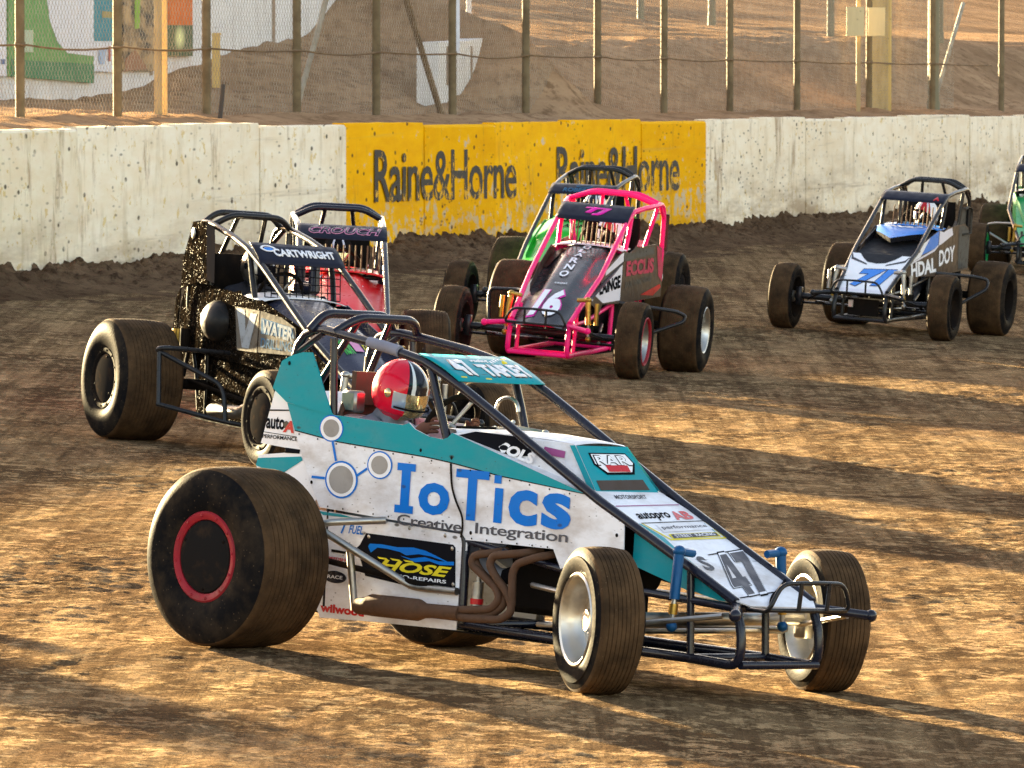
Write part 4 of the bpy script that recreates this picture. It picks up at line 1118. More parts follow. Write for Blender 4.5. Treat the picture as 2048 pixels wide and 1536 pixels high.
    prof = [(-.393, 1.160), (-.25, 1.100), (-.10, 1.06), (-.06, .70), (-.12, .60), (-.34, .62), (-.46, .74), (-.492, .80), (-.479, .850), (-.30, .872), (-.30, .895), (-.470, .905)]
    mb.poly([(x, -.262, z) for x, z in prof], (0, -1, 0), .524, 0)
    P = Plane(-1, .2625)
    P.decal(mb, [(-.492, .800), (-.482, .835), (-.19, .862), (-.18, .845), (-.33, .765)], .0018, 1)
    P.decal(mb, [(-.30, .871), (-.30, .896), (-.20, .893), (-.205, .874)], .0018, 2)
    P.text(mb, 'auto', -.440, .975, -.315, 1.035, .0018, 2, .03); P.text(mb, 'A', -.325, .965, -.25, 1.02, .0022, 3, .05, .2)
    P.text(mb, 'PERFORMANCE', -.46, .930, -.225, .948, .0018, 2, .02)
    P.decal(mb, [(-.46, .960), (-.23, .951), (-.23, .948), (-.46, .957)], .0018, 2); P.decal(mb, [(-.44, 1.063), (-.28, 1.072), (-.28, 1.066), (-.44, 1.056)], .0018, 2)
    mb.build('fuel_tank', [M['white_tank'], M['teal'], M['ink'], M['red']], root, 25)
    # raised bonnet
    mb = MB(); H = lambda x, y, z: Vector((x, y, z))
    top = [H(.79, -.235, 1.042), H(.86, -.232, 1.050), H(1.10, -.205, 1.052), H(1.456, -.16, 1.032), H(1.456, .16, 1.032), H(1.10, .205, 1.052), H(.86, .232, 1.050), H(.79, .235, 1.042)]
    mb.loft([[H(x, w * t, z + .012 * (1 - t * t)) for t in [k / 8 - 1 for k in range(17)]] for x, w, z in ((.79, .235, 1.040), (.86, .232, 1.050), (1.10, .205, 1.052), (1.30, .18, 1.044), (1.44, .163, 1.034), (1.456, .16, 1.028))], 0)
    for s in (-1, 1):
        f = [H(.79, s * .262, 1.034), H(.79, s * .235, 1.040), H(.86, s * .232, 1.050), H(1.10, s * .205, 1.052), H(1.44, s * .163, 1.034), H(1.456, s * .16, 1.028), H(1.635, s * .20, .838), H(1.645, s * .262, .824)]
        mb.tris(f, tessellate_polygon([f]), (0, s, .2), 0)
        e = lambda p: p + Vector((0, s * .003, .003))
        g = [e(H(.82, s * .2585, 1.026)), e(H(.90, s * .232, 1.048)), e(H(1.22, s * .192, 1.040)), e(H(1.24, s * .214, .962)), e(H(1.14, s * .236, .953))]
        mb.tris(g, tessellate_polygon([g]), (0, s, .3), 2)
        q = [H(.98, s * .238, .985), H(1.28, s * .232, .922), H(1.27, s * .213, .972), H(1.00, s * .219, 1.028)]
        if s > 0: q = [q[1], q[0], q[3], q[2]]
        letters(mb, 'ECOLS', q, (0, s, .5), .009, 3, .05, .2)
        q = [H(1.30, s * .203, .975), H(1.42, s * .185, .965), H(1.415, s * .175, .995), H(1.30, s * .191, 1.008)]
        mb.tris([p + Vector((0, s * .006, .004)) for p in q], [(0, 1, 2, 3)], (0, s, .4), 4)
        g = [H(1.43, s * .169, 1.024), H(1.456, s * .163, 1.026), H(1.635, s * .203, .840), H(1.60, s * .209, .842)]
        mb.tris([p + Vector((.002, s * .005, .003)) for p in g], [(0, 1, 2, 3)], (0, s, .3), 1)
    # front face of the bonnet with its air slot
    fa = lambda u, v: H(1.456 + .179 * v, (.16 + .04 * v) * (2 * u - 1), 1.028 - .190 * v)
    mb.tris([fa(0, 0), fa(1, 0), fa(1, 1), fa(0, 1)], [(0, 1, 2, 3)], (1, 0, 1), 1)
    nf = Vector((.19, 0, .179)).normalized()
    dec = lambda pts, off, m: mb.tris([fa(u, v) + nf * off for u, v in pts], tessellate_polygon([[fa(u, v) for u, v in pts]]), nf, m)
    dec([(.08, .77), (.88, .73), (.88, .955), (.08, .985)], .002, 5)
    dec([(.17, .16), (.88, .15), (.93, .38), (.80, .62), (.32, .64), (.17, .42)], .002, 2)
    dec([(.20, .19), (.86, .18), (.90, .37), (.78, .57), (.34, .59), (.20, .40)], .003, 3)
    letters(mb, 'RAR', [fa(.22, .45), fa(.88, .44), fa(.86, .20), fa(.22, .21)], nf, .004, 2, .05)
    letters(mb, 'RAR', [fa(.24, .43), fa(.86, .42), fa(.84, .22), fa(.24, .23)], nf, .005, 3, .02)
    dec([(.36, .44), (.76, .43), (.75, .57), (.37, .58)], .0055, 6)
    mb.build('bonnet', [M['white'], M['teal'], M['ink'], M['white_ink'], M['purple'], M['brown_panel'], M['red']], root, 30)
    mb = MB(); mb.loft([[H(x, .25 * t, z) for t in [k / 8 - 1 for k in range(17)]] for x, z in ((.735, 1.02), (.74, 1.055), (.79, 1.052), (.80, 1.035))])
    o = mb.build('cowl', [M['lilac']], root)
    # nose panel with the number
    A = Vector((1.635, 0, .838)); U = Vector((.921, 0, -.404)); NN = Vector((.404, 0, .921)).normalized()
    n3 = lambda t, y, off=0.0: A + U * t + Vector((0, y, 0)) + NN * off
    mb = MB()
    mb.poly([n3(-.005, -.205), n3(.30, -.225), n3(.60, -.235), n3(1.0, -.245), n3(1.045, -.20), n3(1.06, .20), n3(1.0, .245), n3(.60, .255), n3(.30, .262), n3(-.005, .215)], NN, .006, 0)
    def nd(pts, off, m): mb.tris([n3(t, y, off) for t, y in pts], tessellate_polygon([[n3(t, y) for t, y in pts]]), NN, m)
    def nt_(s, q, off, m, bold=.02, shear=0): letters(mb, s, [n3(*p) for p in q], NN, off, m, bold, shear)
    nd([(.29, -.224), (.60, -.2345), (1.0, -.2445), (.985, -.222), (.60, -.198), (.43, -.165), (.31, -.195)], .0015, 1)
    nd([(.138, -.205), (.113, .222), (.120, .222), (.146, -.205)], .002, 6)
    nd([(.296, -.189), (.262, .262), (.267, .262), (.302, -.189)], .002, 2)
    nd([(.272, .245), (.430, .240), (.455, -.145), (.300, -.190), (.308, -.178), (.445, -.132), (.420, .230), (.276, .235)], .002, 4)
    nt_('autopro', [(.282, -.165), (.262, .06), (.180, .075), (.200, -.150)], .0025, 2, .02, .15)
    nt_('AB', [(.262, .075), (.250, .205), (.176, .205), (.186, .075)], .0025, 3, .04, .1)
    nt_('MOTORSPORT', [(.073, -.138), (.067, .067), (.030, .083), (.036, -.123)], .0025, 5, .02)
    nd([(.308, -.110), (.281, .240), (.345, .235), (.380, -.120)], .002, 0)
    nt_('performance', [(.362, -.10), (.333, .21), (.300, .215), (.322, -.095)], .0025, 5, .015)
    nd([(.398, -.111), (.372, .220), (.412, .216), (.446, -.125)], .0025, 4)
    nd([(.402, -.100), (.377, .210), (.408, .206), (.441, -.115)], .0032, 5)
    nt_('STREET  RACING', [(.434, -.09), (.404, .19), (.382, .19), (.405, -.085)], .004, 0, .02)
    nt_('S', [(.730, -.180), (.728, -.110), (.600, -.085), (.603, -.140)], .0025, 5, .03)
    four = [(0, .30), (.26, 1), (.46, 1), (.46, .42), (.54, .42), (.54, .22), (.46, .22), (.46, 0), (.25, 0), (.25, .22), (0, .22)]
    seven = [(.57, 1), (1.0, 1), (1.0, .80), (.82, 0), (.60, 0), (.77, .77), (.57, .77)]
    q4 = [(.968, -.190), (.912, .060), (.548, .225), (.600, -.030)]
    def q47(pts, off, m, k=1.0):
        cx = sum(p[0] for p in pts) / len(pts); cz = sum(p[1] for p in pts) / len(pts)
        pts = [(cx + (a - cx) * k, cz + (b - cz) * k) for a, b in pts]
        f = lambda a, b: tuple((1 - b) * ((1 - a) * q4[0][i] + a * q4[1][i]) + b * ((1 - a) * q4[3][i] + a * q4[2][i]) for i in (0, 1))
        nd([f(a, b) for a, b in pts], off, m)
    for pts in (four, seven): q47(pts, .0025, 2, 1.12)
    for pts in (four, seven): q47(pts, .0035, 0, 1.06)
    for pts in (four, seven): q47(pts, .0045, 5, .98)
    q47([(.13, .42), (.25, .42), (.25, .74)], .0055, 0)
    nd([(.584, -.037), (.525, .245), (.532, .247), (.591, -.033)], .0022, 2); nd([(.973, -.205), (.919, .066), (.927, .066), (.981, -.205)], .0022, 2)
    mb.tube([n3(.82, .235, .006), n3(.90, .12, .008), n3(.97, .0, .008), n3(1.055, -.09, .008)], .006, 2, 6, .1)
    mb.build('nose_panel', [M['white'], M['teal'], M['ink'], M['red'], M['yellow'], M['grey_letter'], M['purple'], M['ink']], root)
    # roof panel carrying the name
    def fn(mb, surf):
        vis_text(mb, surf, '47', 0, 0, 0, 0, 1, .06, 0, .006, q=((.10, .86), (.33, .88), (.30, .28), (.08, .26)))
        vis_text(mb, surf, '47', 0, 0, 0, 0, 2, .035, 0, .009, q=((.11, .83), (.32, .85), (.29, .31), (.09, .29)))
        vis_text(mb, surf, 'TAPLEY', 0, 0, 0, 0, 1, .06, 0, .006, q=((.37, .86), (.965, .84), (.93, .40), (.36, .44)))
        vis_text(mb, surf, 'TAPLEY', 0, 0, 0, 0, 2, .035, 0, .009, q=((.375, .83), (.955, .81), (.92, .43), (.365, .47)))
        vis_text(mb, surf, 'racing', .40, .36, .60, .24, 2, .02)
        mb.tris([surf(u, v) + Vector((.003, 0, .005)) for u, v in ((.06, .9), (.36, .93), (.37, .89), (.07, .86))], [(0, 1, 2, 3)], (.5, 0, .8), 3)
        mb.tris([surf(u, v) + Vector((.003, 0, .005)) for u, v in ((.75, .38), (.86, .12), (.95, .08), (.83, .36))], [(0, 1, 2, 3)], (.5, 0, .8), 3)
        for k in range(4): mb.tris([surf(u, v) + Vector((.003, 0, .005)) for u, v in ((.62 + k * .05, .36 - k * .05), (.65 + k * .05, .36 - k * .05), (.66 + k * .05, .26 - k * .04), (.63 + k * .05, .26 - k * .04))], [(0, 1, 2, 3)], (.5, 0, .8), 2)
    solid(visor(root, c, ['teal', 'navy', 'white_ink', 'yellow'], None, .545, 1.375, .815, 1.268, .275, fn), .005)
    # wrapped tube pad with pale band on the near rail
    mb = MB(); mb.tube([(.22, -.27, 1.410), (.30, -.27, 1.400), (.42, -.268, 1.380)], .0265, 0, 12); mb.build('rail_pad', [M['pad_grey']], root)
    # exhaust with silencer on the near side
    mb = MB(); y = -.305
    mb.tube([(1.15, -.20, .54), (1.10, y, .520), (1.016, y - .01, .503), (1.013, y - .015, .462), (1.11, y - .015, .409), (1.183, y - .015, .367), (1.204, y - .02, .324), (1.168, y - .03, .276), (1.037, y - .05, .262), (.85, y - .07, .246)], .0185, 0, 10, .05)
    mb.tube([(1.33, -.20, .55), (1.30, y, .536), (1.147, y - .015, .514), (1.127, y - .02, .476), (1.166, y - .02, .426), (1.24, y - .02, .368), (1.278, y - .02, .318), (1.288, y - .025, .275), (1.24, y - .04, .236), (1.069, y - .055, .226), (.85, y - .07, .232)], .0185, 0, 10, .05)
    mb.tube([(1.45, -.20, .55), (1.396, y, .526), (1.292, y - .01, .489), (1.272, y - .015, .451), (1.280, y - .02, .36), (1.284, y - .02, .30)], .0185, 0, 10, .05)
    mb.tube([(1.02, -.20, .53), (1.0, y, .50), (1.06, y, .43), (1.20, y + .005, .36), (1.22, y + .0, .30), (1.16, y - .02, .25), (1.0, y - .04, .245)], .018, 0, 10, .05)
    mb.tube([(1.00, y - .055, .242), (.84, y - .072, .240), (.80, y - .075, .238), (.76, y - .08, .238), (.47, y - .09, .235), (.44, y - .09, .228), (.38, y - .09, .222)], [.034, .032, .034, .050, .050, .042, .036], 0, 16)
    mb.build('exhaust', [M['brown_pipe']], root, 50)
    mb = MB(); mb.tube([(1.0, -.26, .27), (1.003, -.26, .385)], .026, 0, 14); mb.tube([(1.0, -.26, .285), (1.0, -.26, .31)], .030, 1, 14); mb.tube([(1.003, -.26, .385), (1.003, -.26, .41)], .012, 0, 10)
    mb.build('oil_filter', [M['silver'], M['red']], root, 45)
    nerf_bar(root, [[(.40, -.275, .614), (.24, -.48, .590), (.19, -.505, .572), (.235, -.50, .548), (.60, -.29, .335), (.66, -.285, .329), (.89, -.28, .332)], [(.31, -.40, .47), (.335, -.37, .20)]], 'silver', .0175)
    nerf_bar(root, [[(.60, .275, .60), (.42, .55, .585), (.38, .60, .56), (.42, .56, .5), (.75, .29, .335)]], 'silver')
    # near side shock bottle and chrome ring inside the cockpit
    mb = MB(); mb.tube([(-.03, .12, 1.02), (-.03, .12, 1.14)], .026, 0, 14); mb.tube([(-.03, .12, 1.14), (-.03, .12, 1.17)], .012, 0, 8)
    mb.tube([(-.03, .12 + .02 * math.cos(a), 1.185 + .02 * math.sin(a)) for a in [k * .5 for k in range(13)]], .004, 0, 6)
    mb.build('fire_bottle', [M['gold']], root, 45)
    mb = MB()
    mb.tube([(.70 + .075 * math.cos(a) * (1 if abs(math.cos(a)) < .8 else .95), .16, 1.14 + .06 * math.sin(a)) for a in [k * .3 for k in range(19)]], .009, 0, 8)
    mb.tube([(.70, .16, 1.07), (.92, .18, 1.055)], .012, 0, 8); mb.ell((.93, .18, 1.05), (.02, .02, .02), 0, 10, 6)
    mb.build('grab_handle', [M['alloy']], root, 45)
    mb = MB(); mb.box((-.10, .02, 1.19), (-.03, .12, .14), 0, None, .2); mb.box((-.02, -.12, 1.13), (.10, .07, .10), 1, None, .15)
    mb.build('head_rest', [M['tan_seat'], M['silver']], root, 40)
    driver(mw, 0, 'driver in a shiny red helmet and grey suit in the teal car', 'grey_suit', ('hot_red', 'white_ink', 'visor_gold', 'navy', 'visor_blue'), 'glove', rad(14), hs=1.0, bx=.015, bz=-.02)
    return root

# ---- black car, caked in clay
def black_car():
    c = dict(big_seat=1, y0=0.02, wr=.29, wf=.295, cage='black', shock='silver', resv=True, axle='dark', fy=.74, ry=.78, ly=.76, drr=.81, dlr=.75, df=.63, wrr=.46,
             s_rr=('cover', 'dark'), s_lr=('cover', 'dark'), s_rf=('cover', 'dark', 'cover'), s_lf=('dish', 'dark', 'cover'), cowl='white', tail='mud', dz=.03)
    c['s_rf'] = ('cover', 'dark', 'cover')
    c['nerf_r'] = [[(.51, -.32, .640), (.56, -.80, .655), (.49, -.85, .639), (.79, -.50, .446), (.83, -.48, .38), (.88, -.48, .205)], [(.586, -.85, .284), (.88, -.48, .205), (.95, -.27, .18)], [(.52, -.83, .62), (.595, -.84, .285)]]
    mw = pose(-1.872, 41.948, .061, -63.0, 1.3, -4.4)
    root = car_base('black race car with clay caked on its flank and a tall tail panel', mw, c)
    def dec(mb, P):
        P.decal(mb, [(.50, .952), (.895, .948), (.895, .672), (.58, .668)], .006, 1)
        P.decal(mb, [(.525, .945), (.66, .940), (.70, .80), (.76, .925), (.86, .925), (.77, .69), (.66, .69)], .008, 3)
        vs = []
        for i in range(9):
            a = i / 8 * math.pi / 2
            for j in range(24):
                b = 2 * math.pi * j / 24
                vs.append(P.at(.235 + .17 * math.cos(a) * math.cos(b) + .0, .838 + .14 * math.cos(a) * math.sin(b), .11 * math.sin(a)))
        mb.add(vs, [((i + 1) * 24 + j, (i + 1) * 24 + (j + 1) % 24, i * 24 + (j + 1) % 24, i * 24 + j) for i in range(8) for j in range(24)], 4)
    def fdec(mb, P):
        P.decal(mb, [(.91, .948), (1.20, .925), (1.40, .87), (1.45, .69), (.91, .675)], .006, 1)
        P.decal(mb, [(.93, .905), (1.36, .868), (1.40, .80), (.94, .80)], .008, 2)
        P.text(mb, 'WATER', .95, .805, 1.38, .895, .009, 3, .04, 0, 1, -.03)
        P.text(mb, 'DRILLING', .95, .71, 1.38, .775, .009, 2, .02)
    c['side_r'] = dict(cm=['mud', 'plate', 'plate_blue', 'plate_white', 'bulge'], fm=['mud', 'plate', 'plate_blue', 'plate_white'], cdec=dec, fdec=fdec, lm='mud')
    c['side_l'] = dict(cm=['hood_navy'], fm=['hood_navy'])
    generic_body(root, c)
    P = Plane(-1, .318); mb = MB()
    P.panel(mb, [(-.234, 1.478), (-.12, 1.49), (-.01, 1.49), (.02, 1.30), (.06, 1.10), (.10, 1.07), (-.10, 1.075), (-.36, 1.02), (-.42, .95), (-.43, .74), (-.36, .62), (-.36, 1.0), (-.345, 1.238)], .008, 0)
    P.decal(mb, [(-.01, 1.485), (.10, 1.47), (.145, 1.40), (.185, 1.085), (.06, 1.10), (.02, 1.30)], .002, 1)
    mb.ell(P.at(-.21, 1.40, .002), (.03, .008, .04), 2, 12, 6)
    mb.build('tail_panel', [M['mud'], M['ink'], M['silver']], root)
    mb, surf = hood_loft(root, 'bonnet', c, [(.86, .995, .30, .05, .22), (1.2, .905, .295, .06, .20), (1.6, .79, .285, .06, .18), (2.05, .61, .265, .04, .15), (2.55, .40, .225, .01, .1)], None)
    on_surf(mb, surf, text2d('FAC', .03), .56, .62, .70, .52, .006, 1); on_surf(mb, surf, text2d('RUN', .03), .28, .64, .40, .54, .006, 2)
    on_surf(mb, surf, ([(0, 0), (1, 0), (1, 1), (0, 1)], [(0, 1, 2, 3)]), .42, .62, .53, .50, .006, 3)
    on_surf(mb, surf, ([(0, 0), (1, 0), (1, 1), (0, 1)], [(0, 1, 2, 3)]), .05, .76, .95, .75, .006, 4)
    o = mb.build('bonnet', [M['hood_navy'], M['yellow'], M['green'], M['rose'], M['yellow']], root, 60)
    def fn(mb, surf):
        vis_text(mb, surf, 'CARTWRIGHT', .20, .68, .92, .34, 1, .03, .0)
        v, f = disc2d((.16, .34), .085, .16, .72); P = [surf(a, b) + Vector((.004, 0, .008)) for a, b in v]; mb.tris(P, f, (.5, 0, .8), 1)
        v, f = disc2d((.16, .36), .05, .09); mb.tris([surf(a, b) + Vector((.004, 0, .007)) for a, b in v], f, (.5, 0, .8), 3)
    solid(visor(root, c, ['visor_black', 'white_ink', 'ink', 'sky_blue'], None, .63, 1.385, .83, 1.255, .312, fn), .005)
    rock_screen(root, c, True); generic_nerfs(root, c)
    mb = MB()
    for z in (1.10, 1.30): mb.tube([(.20, .30, z), (.42, .31, z)], .045, 0, 12)
    mb.tube([(.20, .30, 1.08), (.20, .30, 1.32)], .035, 0, 12); mb.tube([(.42, .31, 1.08), (.40, .31, 1.30)], .035, 0, 12)
    mb.build('head_surround', [M['hood_navy']], root, 45)
    mb = MB(); mb.tube([(-.24, -.36, .60), (-.25, -.36, .75)], .040, 0, 14); mb.tube([(-.12, -.36, .60), (-.13, -.36, .76)], .036, 1, 14); mb.build('oil_bottle', [M['gold'], M['dark']], root, 45)
    mb = MB(); mb.tube([(1.25, -.33, .42), (.85, -.36, .27), (.45, -.38, .25)], [.03, .045, .05], 0, 14); mb.build('exhaust', [M['silver']], root, 45)
    driver(mw, 0.02, 'driver with grey helmet behind the mesh screen of the black car', 'dark_suit', ('silver', 'white_ink', 'ink', 'navy'))

# ---- pink tube car
def pink_car():
    c = dict(big_seat=1, y0=.05, wr=.40, wf=.30, cage='pink', shock='gold', resv=True, axle='black', fy=.77, ry=.70, ly=.78, drr=.84, dlr=.75, df=.645, dz=-.035,
             s_rr=('cover', 'dark'), s_lr=('dish', 'alloy', False, 0, True, 'alloy'), s_rf=('dish', 'dark', 'dark'), s_lf=('ringdish', 'red_ring', 'silver'), cowl='lilac', tail='red_mud', bars='bar_tan')
    c['s_rr'] = ('cover', 'dark'); c['s_lr'] = ('dish', 'alloy', 0.0, True, 'alloy')
    c['nerf_r'] = [[(.95, -.25, .60), (.60, -.60, .60), (.50, -.84, .585), (.50, -.86, .54), (.58, -.82, .26), (.80, -.22, .19)]]
    c['nerf_l'] = [[(.95, .33, .58), (.58, .80, .535), (.52, .87, .50), (.54, .86, .45), (.80, .33, .21)]]
    mw = pose(.703, 53.837, -.039, -102.5, -1.5, -4.6)
    root = car_base('black race car with bright pink roll cage tubes and number 16', mw, c)
    def fdec(mb, P):
        P.decal(mb, [(.915, 1.005), (1.0, .99), (1.45, .85), (1.45, .81), (.915, .93)], .002, 1)
        P.decal(mb, [(.93, .90), (1.42, .78), (1.78, .66), (1.46, .58), (.93, .60)], .002, 1)
        P.text(mb, 'LAINGE', 1.62, .645, .95, .76, .004, 2, .05, -.15, 1, .06)
        P.decal(mb, [(1.80, .70), (1.88, .69), (1.88, .62), (1.78, .60)], .002, 1)
    def cdec(mb, P):
        P.decal(mb, [(.89, 1.0), (.60, 1.0), (.45, 1.03), (.0, 1.05), (-.05, .99), (.89, .93)], .002, 1); P.text(mb, 'ECCLIS', .82, .80, -.05, .93, .004, 3, .05, -.1, 1, .03); P.text(mb, 'EARTHMOVING', .80, .70, .0, .75, .004, 1, .03, 0, 1, .06); P.decal(mb, [(-.10, 1.06), (-.35, 1.01), (-.35, .75), (-.22, .80)], .003, 3)
        P.decal(mb, [(.3, .64), (-.3, .73), (-.33, .70), (-.1, .63)], .003, 2)
    for k in ('side_l', 'side_r'): c[k] = dict(cm=['brown_panel', 'plate', 'red', 'red_mud'], fm=['brown_panel', 'lilac', 'ink'], fdec=fdec if k == 'side_l' else None, cdec=cdec if k == 'side_l' else None)
    generic_body(root, c)
    mb, surf = hood_loft(root, 'bonnet', c, [(.62, 1.01, .32, .03, .24), (.90, .945, .325, .085, .22), (1.25, .845, .325, .10, .19), (1.7, .72, .31, .08, .165), (2.15, .58, .285, .05, .15), (2.64, .39, .225, .012, .12)], None)
    vs = 'TOLARNO'
    for i, ch in enumerate(vs):
        t = .13 + i * .073; on_surf(mb, surf, text2d(ch, .03), .47 - .01 * i, t + .058, .57 - .006 * i, t, .008, 1)
    on_surf(mb, surf, text2d('16', .09), 0, 0, 0, 0, .006, 2, q=((.20, .955), (.74, .955), (.70, .74), (.34, .74)))
    on_surf(mb, surf, text2d('16', .06), 0, 0, 0, 0, .010, 1, q=((.22, .945), (.72, .945), (.68, .75), (.35, .75)))
    on_surf(mb, surf, text2d('transport', .01), .42, .70, .60, .68, .008, 1)
    on_surf(mb, surf, ([(0, 0), (1, 0), (1, .3), (.4, 1), (0, .9)], [(0, 1, 2, 3, 4)]), .97, .14, .80, .42, .006, 3)
    on_surf(mb, surf, ([(0, 0), (1, 0), (1, .3), (.4, 1), (0, .9)], [(0, 1, 2, 3, 4)]), .03, .14, .20, .42, .006, 3)
    mb.build('bonnet', [M['hood_black'], M['white_ink'], M['magenta'], M['brown_panel']], root, 60)
    solid(visor(root, c, ['visor_black', 'magenta'], None, .58, 1.385, .85, 1.245, .315, lambda mb, s: vis_text(mb, s, 'TJ', .36, .74, .72, .30, 1, .05, .3)), .005)
    rock_screen(root, c, False); generic_nerfs(root, c)
    mb = MB(); mb.loft([[(x, .39 + .05 * math.sin(t), z) for t in (0, .8, 1.57)] for x, z in ((-.30, 1.34), (-.60, 1.33), (-.64, 1.0), (-.36, .95))]); o = mb.build('head_panel', [M['brown_panel']], root); solid(o, .01)
    mb = MB(); mb.tube([(.55, .24, 1.03), (.53, .24, 1.10)], .028, 0, 12); mb.tube([(.53, .24, 1.10), (.53, .24, 1.14)], .014, 1, 8); mb.build('fire_bottle', [M['pink'], M['silver']], root, 45)
    driver(mw, .05, 'driver with white helmet behind the pink roll cage', 'dark_suit', ('white_ink', 'white_ink', 'ink', 'red'), bx=-.15, bz=-.08)

# ---- number 71
def blue_car():
    c = dict(big_seat=1, y0=.05, wr=.325, wf=.305, cage='black', shock='silver', resv=True, axle='black', fy=.78, ry=.70, ly=.74, drr=.81, dlr=.735, df=.635, dz=-.035,
             s_rr=('cover', 'dark'), s_lr=('dish', 'dark', 0.0, True, 'dark'), s_rf=('dish', 'dark', 'dark'), s_lf=('dish', 'dark', 'dark'), cowl='sky_blue', tail='plate', bars='bar_tan')
    mw = pose(4.002, 61.793, -.133, -107.2, -1.4, -3.7)
    root = car_base('blue and white race car numbered 71 running on the right', mw, c)
    def fdec(mb, P):
        P.decal(mb, [(.915, 1.012), (1.18, .95), (1.45, .775), (1.02, .84), (.915, .88)], .002, 1)
        P.decal(mb, [(1.19, .945), (1.50, .862), (1.88, .705), (1.88, .68), (1.46, .76)], .0022, 2)
        P.decal(mb, [(1.46, .757), (1.88, .678), (1.88, .665), (1.02, .815), (.915, .86), (.915, .878), (1.02, .838)], .0024, 3)
        P.text(mb, 'HDAL', 1.76, .555, .93, .70, .004, 2, .04, -.2, 1, .06)
    def cdec(mb, P):
        P.decal(mb, [(.895, 1.012), (.72, .998), (.60, 1.02), (.40, 1.04), (.35, .97), (.80, .88), (.895, .87)], .002, 3)
        P.text(mb, 'DOY', .87, .66, .25, .82, .004, 2, .03, -.15, 1, .05)
        P.decal(mb, [(.12, 1.05), (-.10, 1.06), (-.34, 1.0), (-.34, .64), (.05, .62)], .0025, 4)
    for k in ('side_l', 'side_r'): c[k] = dict(cm=['brown_panel', 'sky_blue', 'white_ink', 'lilac', 'plate'], fm=['brown_panel', 'sky_blue', 'white_ink', 'lilac'], fdec=fdec if k == 'side_l' else None, cdec=cdec if k == 'side_l' else None)
    generic_body(root, c)
    y0 = .05
    # scooped bonnet with a pointed lip
    mb = MB(); V = lambda x, y, z: Vector((x, y0 + y, z))
    rows = []
    for k in range(9):
        t = k / 8; row = []
        for j in range(17):
            q = j / 8 - 1; w = .292 - .06 * t; xe = .90 + (.30 + .38 * (1 - abs(q))) * t
            row.append(V(xe, w * q, 1.035 - .11 * t * (1 - .55 * abs(q)) - .01 * q ** 4 + .02 * math.sin(t * math.pi)))
        rows.append(row)
    mb.loft(rows)
    lip = rows[-1]; low = [p + Vector((-.03, 0, -.045)) for p in lip]
    mb.loft([lip, low], 1); mb.loft([low, [p + Vector((-.30, 0, -.0)) for p in low]], 1)
    vs, fs = text2d('AVIA', .06)
    P = []
    for a, b in vs:
        u = .12 + .76 * a; v = .30 - .22 * b; i = min(7, int(v * 8)); j = min(15, int(u * 16)); P.append(rows[i][j].lerp(rows[i][j + 1], u * 16 - j).lerp(rows[i + 1][j].lerp(rows[i + 1][j + 1], u * 16 - j), v * 8 - i) + Vector((.003, 0, .006)))
    mb.tris(P, fs, (.2, 0, 1), 2)
    mb.build('bonnet', [M['sky_blue'], M['hood_black'], M['white_ink']], root, 40)
    mb = MB()
    inn = lambda t, q: V(1.05 + .85 * t, (.285 - .005 * t) * q, .90 - .155 * t)
    mb.loft([[inn(t / 6, k / 6 - 1) for k in range(13)] for t in range(7)], 0)
    for s in (-1, 1):
        mb.poly([V(1.0, s * .289, 1.0), V(1.5, s * .288, .862), V(1.90, s * .287, .755), V(1.9, s * .287, .73), V(1.05, s * .287, .89)], (0, s, 0), .004, 1)
    mb.build('engine_cover', [M['char'], M['hood_black']], root, 40)
    A = Vector((1.87, y0, .767)); U = Vector((.67, 0, -.345)); NN = Vector((.345, 0, .67)).normalized()
    n3 = lambda t, q, off=0.0: A + U * t + Vector((0, q * (.288 - .048 * t), 0)) + NN * off
    mb = MB(); mb.poly([n3(0, -1), n3(0, 1), n3(1, 1), n3(1.03, .9), n3(1.03, -.9), n3(1, -1)], NN, .006, 0)
    def nd(pts, off, m): mb.tris([n3(t, q, off) for t, q in pts], tessellate_polygon([[n3(t, q) for t, q in pts]]), NN, m)
    nd([(0, -.72), (0, .72), (.12, .55), (.22, .30), (.25, 0), (.22, -.35), (.12, -.55)], .002, 3)
    for s in (-1, 1): nd([(.02, s * .97), (.12, s * .90), (.26, s * .35), (.30, s * .33), (.17, s * .95), (.03, s * 1.0)], .002, 2)
    letters(mb, '71', [n3(.90, -.72), n3(.86, .50), n3(.36, .86), n3(.40, -.36)], NN, .003, 2, .09)
    letters(mb, '71', [n3(.88, -.70), n3(.84, .48), n3(.38, .84), n3(.42, -.34)], NN, .0045, 1, .065)
    nd([(.93, -.95), (.94, .95), (1.0, .95), (1.0, -.95)], .002, 4)
    mb.build('nose_panel', [M['white_ink'], M['sky_blue'], M['navy'], M['char'], M['lilac']], root)
    mb = MB(); mb.box((2.45, y0, .27), (.02, .30, .16), 0); mb.box((2.47, y0 - .12, .30), (.02, .05, .07), 1); mb.build('radiator', [M['dark'], M['silver']], root)
    def fn(mb, s): vis_text(mb, s, 'A', .83, .84, .92, .55, 1, .06)
    solid(visor(root, c, ['visor_black', 'red'], None, .59, 1.365, .80, 1.275, .32, fn), .005)
    rock_screen(root, c, False); generic_nerfs(root, c)
    mb = MB(); mb.loft([[(x, .385 + .03 * math.sin(t * 3), z) for t in (0, .5, 1.0)] for x, z in ((-.06, 1.22), (-.15, 1.24), (-.30, 1.23), (-.33, .98), (-.02, .97))]); o = mb.build('head_panel', [M['plate']], root); solid(o, .012)
    P = Plane(1, .35); mb = MB(); P.panel(mb, [(-.50, 1.23), (-.13, 1.24), (-.06, 1.20), (.09, .955), (.10, .64), (-.05, .62), (-.52, .64)], .006, 0); mb.build('tail_panel', [M['plate']], root)
